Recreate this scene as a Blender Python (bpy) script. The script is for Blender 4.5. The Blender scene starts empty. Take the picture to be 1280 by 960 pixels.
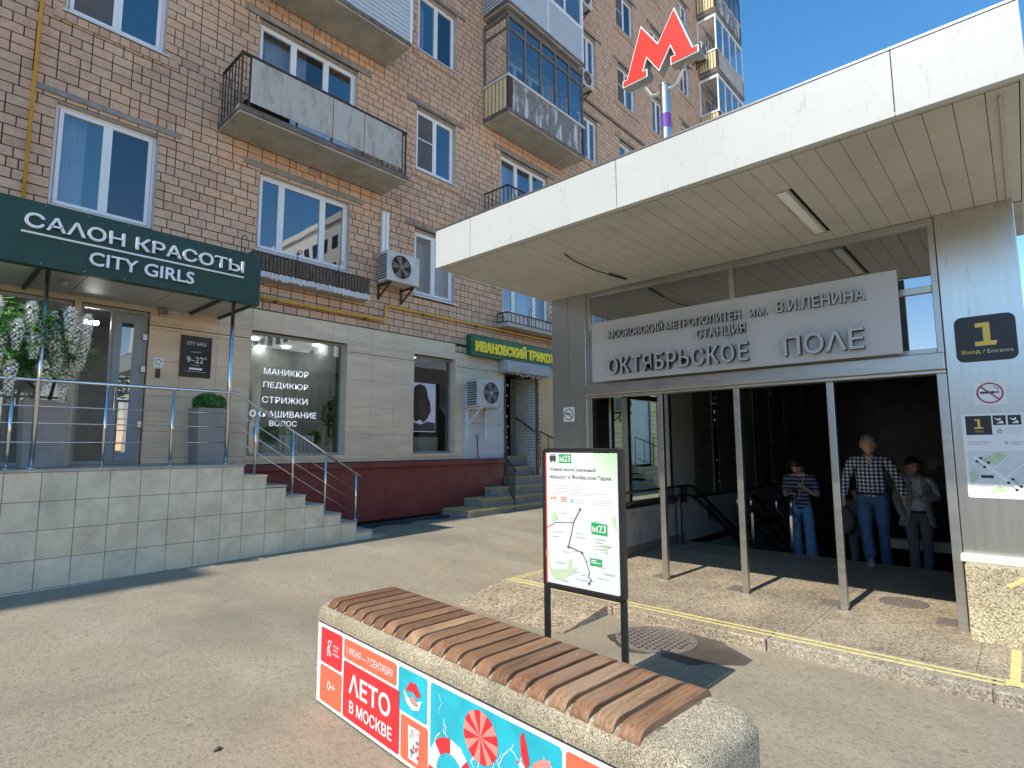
import bpy, math, random
from mathutils import Vector, Matrix

sc = bpy.context.scene
R = random.Random(11)
COL = sc.collection

# ---------------------------------------------------------------- camera
PIT, ROL, AZ = math.radians(6.32), math.radians(-0.2), math.radians(42.35)
CAM = Vector((0, 0, 1.65))
def _w(v):
    ex = (math.sin(AZ), math.cos(AZ)); ey = (-math.cos(AZ), math.sin(AZ))
    return Vector((v[0]*ex[0]+v[1]*ex[1], v[0]*ey[0]+v[1]*ey[1], v[2]))
_cp, _sp, _cr, _sr = math.cos(PIT), math.sin(PIT), math.cos(ROL), math.sin(ROL)
FW = _w((0, _cp, _sp)); RT = _w((_cr, -_sp*_sr, _cp*_sr)); UP = _w((-_sr, -_sp*_cr, _cp*_cr))
cd = bpy.data.cameras.new('camera'); cam = bpy.data.objects.new('camera', cd); COL.objects.link(cam)
M = Matrix((RT, UP, -FW)).transposed().to_4x4(); M.translation = CAM
cam.matrix_world = M
cd.sensor_width = 36; cd.lens = 701/1280*36; cd.clip_end = 1500; cd.clip_start = 0.05
sc.camera = cam
def proj(p):
    d = Vector(p)-CAM; w = d.dot(FW)
    if w < 0.05: return (-9999, -9999, w)
    return (640+701*d.dot(RT)/w, 480-701*d.dot(UP)/w, w)

# ---------------------------------------------------------------- sky, sun, exposure
SUNV = Vector((0.87, -0.03, -1.0)).normalized()          # direction the sunlight travels
elev = math.asin(-SUNV.z)
wd = bpy.data.worlds.new('World'); sc.world = wd; wd.use_nodes = True
nt = wd.node_tree; bg = nt.nodes['Background']
sky = nt.nodes.new('ShaderNodeTexSky'); sky.sky_type = 'NISHITA'; sky.sun_disc = False
sky.sun_elevation = elev
sky.sun_rotation = math.atan2(-SUNV.x, -SUNV.y)
sky.air_density = .85; sky.dust_density = 0.0; sky.ozone_density = 3.0; sky.altitude = 200
skc = nt.nodes.new('ShaderNodeHueSaturation'); skc.inputs['Saturation'].default_value = 1.31; nt.links.new(sky.outputs[0], skc.inputs['Color']); tint = nt.nodes.new('ShaderNodeMix'); tint.data_type = 'RGBA'; tint.blend_type = 'MULTIPLY'; tint.inputs[0].default_value = 1; tint.inputs[7].default_value = (1.38, .87, .68, 1); nt.links.new(skc.outputs[0], tint.inputs[6]); nt.links.new(tint.outputs[2], bg.inputs[0]); bg.inputs[1].default_value = 0.15
sl = bpy.data.lights.new('sun', 'SUN'); sl.energy = 2.0; sl.angle = math.radians(0.5); sl.color = (1, .92, .78)
so = bpy.data.objects.new('sun', sl); COL.objects.link(so)
so.rotation_euler = SUNV.to_track_quat('-Z', 'Y').to_euler(); so.location = (-20, 2, 30)
sc.view_settings.view_transform = 'Standard'; sc.view_settings.look = 'None'
sc.view_settings.exposure = 1.48; sc.view_settings.gamma = 1
sc.cycles.max_bounces = 8; sc.cycles.transparent_max_bounces = 12; sc.cycles.glossy_bounces = 4

# ---------------------------------------------------------------- materials
def nn(t, typ, **k):
    n = t.nodes.new(typ)
    for a, v in k.items(): setattr(n, a, v)
    return n
MATS = {}
def mat(name, col, rough=.6, metal=0., var=.12, scale=3., bump=.0, bscale=60., dirt=.0, stretch=(1, 1, 1),
        rvar=.0, attr=None, ramp=None, coat=0., emit=None, spec=.5):
    """plain procedural surface: colour with two scales of noise, optional bump"""
    m = bpy.data.materials.new(name); m.use_nodes = True; t = m.node_tree; b = t.nodes['Principled BSDF']
    g = nn(t, 'ShaderNodeNewGeometry'); mp = nn(t, 'ShaderNodeMapping'); mp.inputs['Scale'].default_value = stretch
    t.links.new(g.outputs['Position'], mp.inputs[0])
    n1 = nn(t, 'ShaderNodeTexNoise'); n1.inputs['Scale'].default_value = scale; n1.inputs['Detail'].default_value = 6; n1.inputs['Roughness'].default_value = .62
    t.links.new(mp.outputs[0], n1.inputs['Vector'])
    r = nn(t, 'ShaderNodeMapRange'); r.inputs[1].default_value = .3; r.inputs[2].default_value = .7
    r.inputs[3].default_value = 1-var; r.inputs[4].default_value = 1+var; t.links.new(n1.outputs[0], r.inputs[0])
    hs = nn(t, 'ShaderNodeHueSaturation'); t.links.new(r.outputs[0], hs.inputs['Value'])
    if attr:
        a = nn(t, 'ShaderNodeAttribute', attribute_name=attr); cr = nn(t, 'ShaderNodeValToRGB')
        els = cr.color_ramp.elements
        for i, (p, c) in enumerate(ramp):
            e = els[i] if i < 2 else els.new(p)
            e.position = p; e.color = (*c, 1)
        t.links.new(a.outputs['Fac'], cr.inputs[0]); t.links.new(cr.outputs[0], hs.inputs['Color'])
    else:
        hs.inputs['Color'].default_value = (*col, 1)
    out = hs.outputs[0]
    if dirt:
        n2 = nn(t, 'ShaderNodeTexNoise'); n2.inputs['Scale'].default_value = scale*.35; n2.inputs['Detail'].default_value = 8; n2.inputs['Roughness'].default_value = .7
        t.links.new(mp.outputs[0], n2.inputs['Vector'])
        r2 = nn(t, 'ShaderNodeMapRange'); r2.inputs[1].default_value = .45; r2.inputs[2].default_value = .75; r2.inputs[3].default_value = 0; r2.inputs[4].default_value = dirt
        t.links.new(n2.outputs[0], r2.inputs[0])
        mx = nn(t, 'ShaderNodeMix', data_type='RGBA'); mx.inputs[7].default_value = (.09, .075, .06, 1)
        t.links.new(r2.outputs[0], mx.inputs[0]); t.links.new(out, mx.inputs[6]); out = mx.outputs[2]
    t.links.new(out, b.inputs['Base Color'])
    b.inputs['Roughness'].default_value = rough; b.inputs['Metallic'].default_value = metal
    b.inputs['Specular IOR Level'].default_value = spec
    if coat: b.inputs['Coat Weight'].default_value = coat
    if rvar:
        r3 = nn(t, 'ShaderNodeMapRange'); r3.inputs[1].default_value = .3; r3.inputs[2].default_value = .7; r3.inputs[3].default_value = max(.02, rough-rvar); r3.inputs[4].default_value = rough+rvar
        t.links.new(n1.outputs[0], r3.inputs[0]); t.links.new(r3.outputs[0], b.inputs['Roughness'])
    if bump:
        n4 = nn(t, 'ShaderNodeTexNoise'); n4.inputs['Scale'].default_value = bscale; n4.inputs['Detail'].default_value = 5
        t.links.new(mp.outputs[0], n4.inputs['Vector'])
        bp = nn(t, 'ShaderNodeBump'); bp.inputs['Strength'].default_value = bump; bp.inputs['Distance'].default_value = .01
        t.links.new(n4.outputs[0], bp.inputs['Height']); t.links.new(bp.outputs[0], b.inputs['Normal'])
    if emit:
        b.inputs['Emission Color'].default_value = (*emit[0], 1); b.inputs['Emission Strength'].default_value = emit[1]
    MATS[name] = m
    return m
def glass(name, tint, refl, dark=None):
    m = bpy.data.materials.new(name); m.use_nodes = True; t = m.node_tree; t.nodes.remove(t.nodes['Principled BSDF'])
    o = t.nodes['Material Output']; tr = nn(t, 'ShaderNodeBsdfTransparent'); tr.inputs[0].default_value = (*tint, 1)
    gl = nn(t, 'ShaderNodeBsdfGlossy'); gl.inputs['Roughness'].default_value = .0; gl.inputs[0].default_value = (.95, .98, 1, 1)
    fr = nn(t, 'ShaderNodeFresnel'); fr.inputs[0].default_value = 1.5
    ad = nn(t, 'ShaderNodeMath', operation='ADD', use_clamp=True); ad.inputs[1].default_value = refl
    t.links.new(fr.outputs[0], ad.inputs[0]); mx = nn(t, 'ShaderNodeMixShader')
    # old window glass is never quite flat
    g = nn(t, 'ShaderNodeNewGeometry'); n = nn(t, 'ShaderNodeTexNoise'); n.inputs['Scale'].default_value = 1.3; n.inputs['Detail'].default_value = 1
    t.links.new(g.outputs['Position'], n.inputs['Vector']); bp = nn(t, 'ShaderNodeBump'); bp.inputs['Strength'].default_value = .12; bp.inputs['Distance'].default_value = .01
    t.links.new(n.outputs[0], bp.inputs['Height']); t.links.new(bp.outputs[0], gl.inputs['Normal'])
    t.links.new(ad.outputs[0], mx.inputs[0]); t.links.new(tr.outputs[0], mx.inputs[1]); t.links.new(gl.outputs[0], mx.inputs[2])
    t.links.new(mx.outputs[0], o.inputs[0])
    return m
def speckle(name, cols, scale, rough=.75, bump=.4, dirt=.0, big=.8):
    """aggregate: voronoi pebbles coloured at random from a ramp"""
    m = bpy.data.materials.new(name); m.use_nodes = True; t = m.node_tree; b = t.nodes['Principled BSDF']
    g = nn(t, 'ShaderNodeNewGeometry'); v = nn(t, 'ShaderNodeTexVoronoi'); v.inputs['Scale'].default_value = scale
    t.links.new(g.outputs['Position'], v.inputs['Vector'])
    sp = nn(t, 'ShaderNodeSeparateColor'); t.links.new(v.outputs['Color'], sp.inputs[0])
    cr = nn(t, 'ShaderNodeValToRGB'); els = cr.color_ramp.elements
    for i, (p, c) in enumerate(cols):
        e = els[i] if i < 2 else els.new(p)
        e.position = p; e.color = (*c, 1)
    t.links.new(sp.outputs[0], cr.inputs[0])
    n = nn(t, 'ShaderNodeTexNoise'); n.inputs['Scale'].default_value = big; n.inputs['Detail'].default_value = 8; n.inputs['Roughness'].default_value = .65
    t.links.new(g.outputs['Position'], n.inputs['Vector'])
    r = nn(t, 'ShaderNodeMapRange'); r.inputs[1].default_value = .3; r.inputs[2].default_value = .7; r.inputs[3].default_value = 1-.22-dirt; r.inputs[4].default_value = 1.2
    t.links.new(n.outputs[0], r.inputs[0]); hs = nn(t, 'ShaderNodeHueSaturation')
    t.links.new(r.outputs[0], hs.inputs['Value']); t.links.new(cr.outputs[0], hs.inputs['Color'])
    t.links.new(hs.outputs[0], b.inputs['Base Color']); b.inputs['Roughness'].default_value = rough
    bp = nn(t, 'ShaderNodeBump'); bp.inputs['Strength'].default_value = bump; bp.inputs['Distance'].default_value = .006; bp.invert = True
    t.links.new(v.outputs['Distance'], bp.inputs['Height']); t.links.new(bp.outputs[0], b.inputs['Normal'])
    return m

BRICK = mat('brick', None, .88, var=.16, scale=14, bump=.5, bscale=70, attr='tone', dirt=.08,
            ramp=[(0, (.50, .32, .215)), (1, (.67, .43, .275)), (.08, (.58, .37, .24)), (.3, (.65, .42, .28)), (.45, (.66, .415, .27)),
                  (.6, (.59, .41, .285)), (.78, (.66, .455, .31)), (.9, (.67, .41, .26))])
def soot(m, scale, lo, hi, col, amt, stretch=(1, 1, 1), det=5, dist=0.):
    t = m.node_tree; b = t.nodes['Principled BSDF']; l = b.inputs['Base Color'].links; g = nn(t, 'ShaderNodeNewGeometry')
    mp = nn(t, 'ShaderNodeMapping'); mp.inputs['Scale'].default_value = stretch; t.links.new(g.outputs['Position'], mp.inputs[0])
    n = nn(t, 'ShaderNodeTexNoise'); n.inputs['Scale'].default_value = scale; n.inputs['Detail'].default_value = det; n.inputs['Roughness'].default_value = .65; n.inputs['Distortion'].default_value = dist
    t.links.new(mp.outputs[0], n.inputs['Vector']); r = nn(t, 'ShaderNodeMapRange'); r.inputs[1].default_value = lo; r.inputs[2].default_value = hi; r.inputs[3].default_value = 0; r.inputs[4].default_value = amt
    t.links.new(n.outputs[0], r.inputs[0]); mx = nn(t, 'ShaderNodeMix', data_type='RGBA'); mx.inputs[7].default_value = (*col, 1)
    t.links.new(r.outputs[0], mx.inputs[0])
    if l: t.links.new(l[0].from_socket, mx.inputs[6])
    t.links.new(mx.outputs[2], b.inputs['Base Color'])
soot(BRICK, .45, .50, .75, (.24, .18, .145), .35, (1, 1, .7), 6)
soot(BRICK, 1.6, .58, .75, (.60, .49, .38), .3, (1, 1, 1), 6)
MORTAR = mat('mortar', (.055, .04, .032), .95, var=.3, scale=20)
BEIGE = mat('beige_cladding', (.77, .60, .41), .55, var=.1, scale=2.2, bump=.08, bscale=14, stretch=(.6, 1, 3), dirt=.18)
PTILE = mat('porch_tile', (.70, .63, .475), .5, var=.1, scale=7, bump=.05, dirt=.28)
GROUT = mat('grout', (.07, .075, .06), .95, var=.3, scale=12)
MAROON = mat('maroon_paint', (.21, .038, .032), .5, var=.18, scale=2.5, bump=.15, bscale=30, dirt=.3)
WPVC = mat('white_plastic', (.80, .81, .82), .35, var=.04, scale=3)
CONC = mat('concrete', (.44, .41, .345), .9, var=.18, scale=3, bump=.35, bscale=40, dirt=.35)
CONCD = mat('dark_concrete', (.16, .135, .115), .92, var=.35, scale=6, bump=.5, bscale=30, dirt=.5)
SLATEP = mat('weathered_sheet', (.47, .455, .41), .85, var=.12, scale=40, bump=.3, bscale=50, dirt=.15)
PEEL = mat('peeling_sheet', (.20, .20, .195), .85, var=.3, scale=9, bump=.2, dirt=.3)
SIDING = mat('pale_siding', (.50, .54, .58), .5, var=.06, scale=3)
RUST = mat('rusty_iron', (.075, .05, .04), .8, metal=.2, var=.5, scale=30, bump=.3)
OLDWOOD = mat('old_wood', (.17, .14, .115), .85, var=.35, scale=9, bump=.3, stretch=(1, 1, .2))
YSLAT = mat('yellow_slat', (.72, .60, .34), .7, var=.12, scale=9)
STEEL = mat('brushed_steel', (.63, .61, .56), .30, metal=1, var=.05, scale=5, rvar=.03, stretch=(1, 5, .25))
STEELH = mat('brushed_steel_dull', (.56, .54, .50), .36, metal=1, var=.1, scale=4, rvar=.05, stretch=(1, .5, 5))
POLISH = mat('polished_tube', (.68, .68, .68), .18, metal=1, var=.08, scale=10, rvar=.06)
SOFFIT = mat('soffit_paint', (.52, .51, .465), .42, var=.07, scale=2.5, dirt=.12)
FASCIA = mat('fascia_enamel', (.52, .54, .535), .42, var=.04, scale=2, bump=.03, bscale=5)
def scratches(m):
    t = m.node_tree; b = t.nodes['Principled BSDF']; l = b.inputs['Base Color'].links[0]; src = l.from_socket
    g = nn(t, 'ShaderNodeNewGeometry'); mp = nn(t, 'ShaderNodeMapping'); mp.inputs['Scale'].default_value = (1, 3.2, 1.1)
    t.links.new(g.outputs['Position'], mp.inputs[0])
    n = nn(t, 'ShaderNodeTexNoise'); n.inputs['Scale'].default_value = 5; n.inputs['Detail'].default_value = 10; n.inputs['Roughness'].default_value = .75; n.inputs['Distortion'].default_value = 1.6
    t.links.new(mp.outputs[0], n.inputs['Vector'])
    r = nn(t, 'ShaderNodeMapRange'); r.inputs[1].default_value = .575; r.inputs[2].default_value = .65; r.inputs[3].default_value = 0; r.inputs[4].default_value = .6
    t.links.new(n.outputs[0], r.inputs[0]); mx = nn(t, 'ShaderNodeMix', data_type='RGBA'); mx.inputs[7].default_value = (.33, .31, .27, 1)
    t.links.new(r.outputs[0], mx.inputs[0]); t.links.new(src, mx.inputs[6]); t.links.new(mx.outputs[2], b.inputs['Base Color'])
scratches(FASCIA)
soot(STEEL, 3, .62, .72, (.32, .29, .24), .5, (1, 4, .6), 9, 1.)
soot(PEEL, 1.6, .50, .58, (.66, .66, .64), .85, (2.2, 2, .5), 7, .6)
soot(SLATEP, 4, .48, .68, (.22, .19, .15), .6, (1.8, 1, .5), 10, .3); soot(SLATEP, 30, .6, .7, (.25, .23, .2), .4, (1, 1, 1), 5)
soot(FASCIA, 2.2, .58, .75, (.36, .35, .31), .3, (1, 6, .35), 8)
soot(MAROON, 1.5, .5, .7, (.24, .12, .10), .5, (1, 1, .5), 8); soot(PTILE, 1.2, .5, .75, (.27, .26, .20), .45, (1, 1, .8), 8); soot(SOFFIT, .8, .5, .75, (.34, .30, .24), .4, (1, 1, 1), 6)
BLACKM = mat('black_paint', (.018, .018, .019), .38, var=.3, scale=20)
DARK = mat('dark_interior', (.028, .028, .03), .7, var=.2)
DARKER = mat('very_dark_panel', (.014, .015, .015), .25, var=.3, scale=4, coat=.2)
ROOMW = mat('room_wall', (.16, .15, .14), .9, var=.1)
GREEN = mat('green_sign_face', (.008, .050, .036), .5, var=.06, scale=2)
GREEN2 = mat('green_shop_sign', (.008, .11, .045), .45, var=.06)
SIGNW = mat('sign_white', (.86, .87, .87), .4, var=.02)
YELLOW = mat('yellow_letters', (.95, .76, .04), .5, var=.1)
GASY = mat('yellow_gas_paint', (.62, .36, .05), .45, var=.14, scale=8, dirt=.15)
ALUW = mat('white_metal', (.66, .67, .66), .5, var=.1, scale=5, dirt=.22)
PALEP = mat('pale_painted_panel', (.58, .60, .62), .6, var=.08, scale=2, dirt=.12)
PEACH = mat('peach_render', (.70, .47, .26), .85, var=.08, bump=.15)
YTILE = mat('yellow_tile', (.74, .60, .32), .6, var=.12, scale=4)
WBRICK = mat('whitewashed_brick', (.72, .69, .60), .85, var=.15, scale=10, bump=.4, bscale=30)
TREADY = mat('worn_yellow_nosing', (.58, .41, .17), .8, var=.35, scale=8)
STEPC = mat('step_concrete', (.36, .31, .26), .9, var=.2, scale=6, bump=.3)
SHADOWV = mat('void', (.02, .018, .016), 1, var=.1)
GRILLE = mat('grille_dark', (.06, .062, .065), .5, var=.2)
LEAFM = mat('leaf', (.15, .38, .07), .55, var=.5, scale=7)
LEAF2 = mat('leaf_dark', (.035, .13, .035), .5, var=.5, scale=9)
PETAL = mat('petal', (.94, .92, .88), .6, var=.08, scale=20)
PETALG = mat('petal_base', (.52, .60, .22), .6, var=.2, scale=20)
TRUNKM = mat('bark', (.09, .065, .045), .9, var=.4, scale=20, bump=.5)
POT = mat('pot_composite', (.33, .30, .28), .6, var=.12, scale=4)
WOODS = [mat('wood_slat', c, .36, var=.28, scale=3.2, bump=.2, bscale=24, stretch=(1.1, 16, 6), dirt=.15, rvar=.08)
         for c in ((.31, .17, .095), (.235, .12, .068), (.39, .24, .14), (.275, .15, .085), (.19, .092, .053))]
def grain(m, seed):
    t = m.node_tree; b = t.nodes['Principled BSDF']; src = b.inputs['Base Color'].links[0].from_socket
    tc = nn(t, 'ShaderNodeTexCoord'); oi = nn(t, 'ShaderNodeObjectInfo'); mp = nn(t, 'ShaderNodeMapping'); mp.inputs['Scale'].default_value = (1.1, 10, 8)
    ml = nn(t, 'ShaderNodeMath', operation='MULTIPLY'); ml.inputs[1].default_value = 37; t.links.new(oi.outputs['Random'], ml.inputs[0]); cb = nn(t, 'ShaderNodeCombineXYZ')
    for k in range(3): t.links.new(ml.outputs[0], cb.inputs[k])
    t.links.new(tc.outputs['Object'], mp.inputs[0]); t.links.new(cb.outputs[0], mp.inputs['Location'])
    n = nn(t, 'ShaderNodeTexNoise'); n.inputs['Scale'].default_value = .9; n.inputs['Detail'].default_value = 1.5; t.links.new(mp.outputs[0], n.inputs['Vector'])
    a = nn(t, 'ShaderNodeMath', operation='MULTIPLY'); a.inputs[1].default_value = 17; t.links.new(n.outputs[0], a.inputs[0]); f = nn(t, 'ShaderNodeMath', operation='FRACT'); t.links.new(a.outputs[0], f.inputs[0])
    r = nn(t, 'ShaderNodeMapRange'); r.inputs[1].default_value = .62; r.inputs[2].default_value = 1.; r.inputs[3].default_value = 1.04; r.inputs[4].default_value = .70; t.links.new(f.outputs[0], r.inputs[0])
    r2 = nn(t, 'ShaderNodeMapRange'); r2.inputs[3].default_value = .7; r2.inputs[4].default_value = 1.1; t.links.new(oi.outputs['Random'], r2.inputs[0])
    mm = nn(t, 'ShaderNodeMath', operation='MULTIPLY'); t.links.new(r.outputs[0], mm.inputs[0]); t.links.new(r2.outputs[0], mm.inputs[1])
    hs = nn(t, 'ShaderNodeHueSaturation'); t.links.new(src, hs.inputs['Color']); t.links.new(mm.outputs[0], hs.inputs['Value']); t.links.new(hs.outputs[0], b.inputs['Base Color'])
for i_, m_ in enumerate(WOODS): grain(m_, i_)
AGG = speckle('bench_aggregate', [(0, (.15, .13, .095)), (1, (.70, .64, .50)), (.25, (.29, .25, .175)), (.5, (.42, .365, .26)), (.75, (.52, .44, .31))], 215, bump=.6, dirt=.1, big=3)
AGG2 = speckle('plinth_aggregate', [(0, (.16, .14, .09)), (1, (.72, .66, .48)), (.3, (.40, .34, .20)), (.6, (.55, .48, .32))], 95, bump=.8, big=2)
GRAN = speckle('paving_granite', [(0, (.15, .115, .08)), (1, (.54, .48, .37)), (.25, (.28, .225, .16)), (.5, (.36, .30, .22)), (.75, (.44, .375, .28))], 75, rough=.6, bump=.12, dirt=.12, big=1.4)
GRANR = speckle('ramp_granite', [(0, (.14, .105, .075)), (1, (.54, .46, .34)), (.3, (.28, .22, .155)), (.65, (.40, .32, .225))], 60, rough=.7, bump=.3, dirt=.08, big=2)
PARAG = mat('parapet_granite', (.38, .365, .34), .5, var=.2, scale=7, dirt=.25)
PAINTY = mat('yellow_marking', (.68, .60, .25), .7, var=.25, scale=25)
KERBM = speckle('kerb_stone', [(0, (.18, .15, .115)), (1, (.50, .46, .37)), (.4, (.33, .285, .22)), (.7, (.40, .35, .27))], 80, rough=.8, bump=.4, big=3)
CAST = mat('cast_iron', (.22, .19, .165), .6, metal=.2, var=.3, scale=25, bump=.3)
SKIN = mat('skin', (.60, .36, .26), .5, var=.06, scale=20)
HAIRG = mat('grey_hair', (.27, .265, .26), .7, var=.3, scale=60)
HAIRB = mat('black_hair', (.015, .012, .010), .5, var=.3, scale=60)
DENIM = mat('denim', (.05, .12, .235), .85, var=.28, scale=9, bump=.2, bscale=80)
DENIML = mat('light_denim', (.13, .25, .40), .85, var=.28, scale=9, bump=.2, bscale=80)
SUITM = mat('grey_wool', (.36, .365, .35), .85, var=.12, scale=14, bump=.2, bscale=120)
SUITT = mat('dark_grey_wool', (.16, .165, .165), .85, var=.15, scale=14)
SHIRTW = mat('white_shirt', (.62, .66, .72), .7, var=.06, scale=12)
SHOE = mat('shoe', (.03, .028, .03), .5, var=.2)
SHOEG = mat('grey_trainer', (.33, .33, .36), .6, var=.25, scale=30)
PINKC = mat('ad_red', (.72, .028, .04), .35, var=.03); ORNG = mat('ad_coral', (.86, .16, .085), .35, var=.03)
CYAN = mat('ad_turquoise', (.02, .47, .60), .35, var=.2, scale=5, dirt=.0); PWHITE = mat('print_white', (.86, .87, .88), .35, var=.02)
PGREEN = mat('print_green', (.02, .38, .11), .4, var=.03); PLG = mat('print_light_green', (.40, .68, .36), .4, var=.05)
PINK = mat('print_ink', (.06, .06, .07), .45, var=.05); PGREY = mat('print_grey', (.48, .50, .52), .45, var=.05)
PMAP = mat('map_ground', (.70, .73, .74), .4, var=.08, scale=14); PMG = mat('map_green', (.52, .66, .42), .4, var=.06)
RED = mat('metro_red', (.78, .045, .035), .3, var=.03, coat=.2); NOSM = mat('dull_red_print', (.40, .07, .06), .45, var=.05)
PURPLE = mat('purple_band', (.14, .055, .30), .4, var=.05)
SBLACK = mat('sign_black', (.025, .025, .025), .35, var=.1); SYEL = mat('sign_yellow', (.83, .60, .10), .35, var=.03)
GREYBOX = mat('grey_enamel', (.42, .415, .38), .45, var=.08, scale=4, dirt=.2)
DOORG = mat('grey_door_paint', (.30, .33, .36), .45, var=.06)
NICK = mat('dull_nickel', (.45, .45, .46), .3, metal=1, var=.1)
BULB = mat('bulb_glass', (.85, .83, .76), .3, var=.02)
LAMPON = mat('lamp_lit', (.9, .9, .9), .4, var=0, emit=((1, .97, .92), 9))
NEON = mat('lit_white_lettering', (.9, .92, .95), .4, var=0, emit=((.93, .96, 1), .25))
SCREEN = mat('lit_screen', (.3, .4, .6), .4, var=0, emit=((.50, .55, .90), .18)); PALEPK = mat('picture_cloth', (.35, .30, .38), .5, var=.5, scale=16)
HAIRBR = mat('picture_brown', (.30, .19, .15), .6, var=.4, scale=30, stretch=(8, 8, 1))
OPPW = mat('opposite_wall', (.84, .82, .76), .8, var=.05, scale=1)
CURT = mat('curtain', (.40, .41, .45), .9, var=.2, scale=12, stretch=(6, 6, .3))
BLUEC = mat('blue_cloth', (.03, .16, .30), .8, var=.5, scale=6)
WIND = glass('window_glass', (.80, .86, .90), .20); WIND2 = glass('window_glass_soft', (.82, .86, .86), .10); NET = mat('insect_net', (.10, .10, .105), .9)
SHOPG = glass('shop_glass', (.80, .88, .86), .13)
TRANS = glass('transom_glass', (.30, .36, .32), .30)
CLEAR = glass('clear_glass', (.78, .90, .84), .04)

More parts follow.
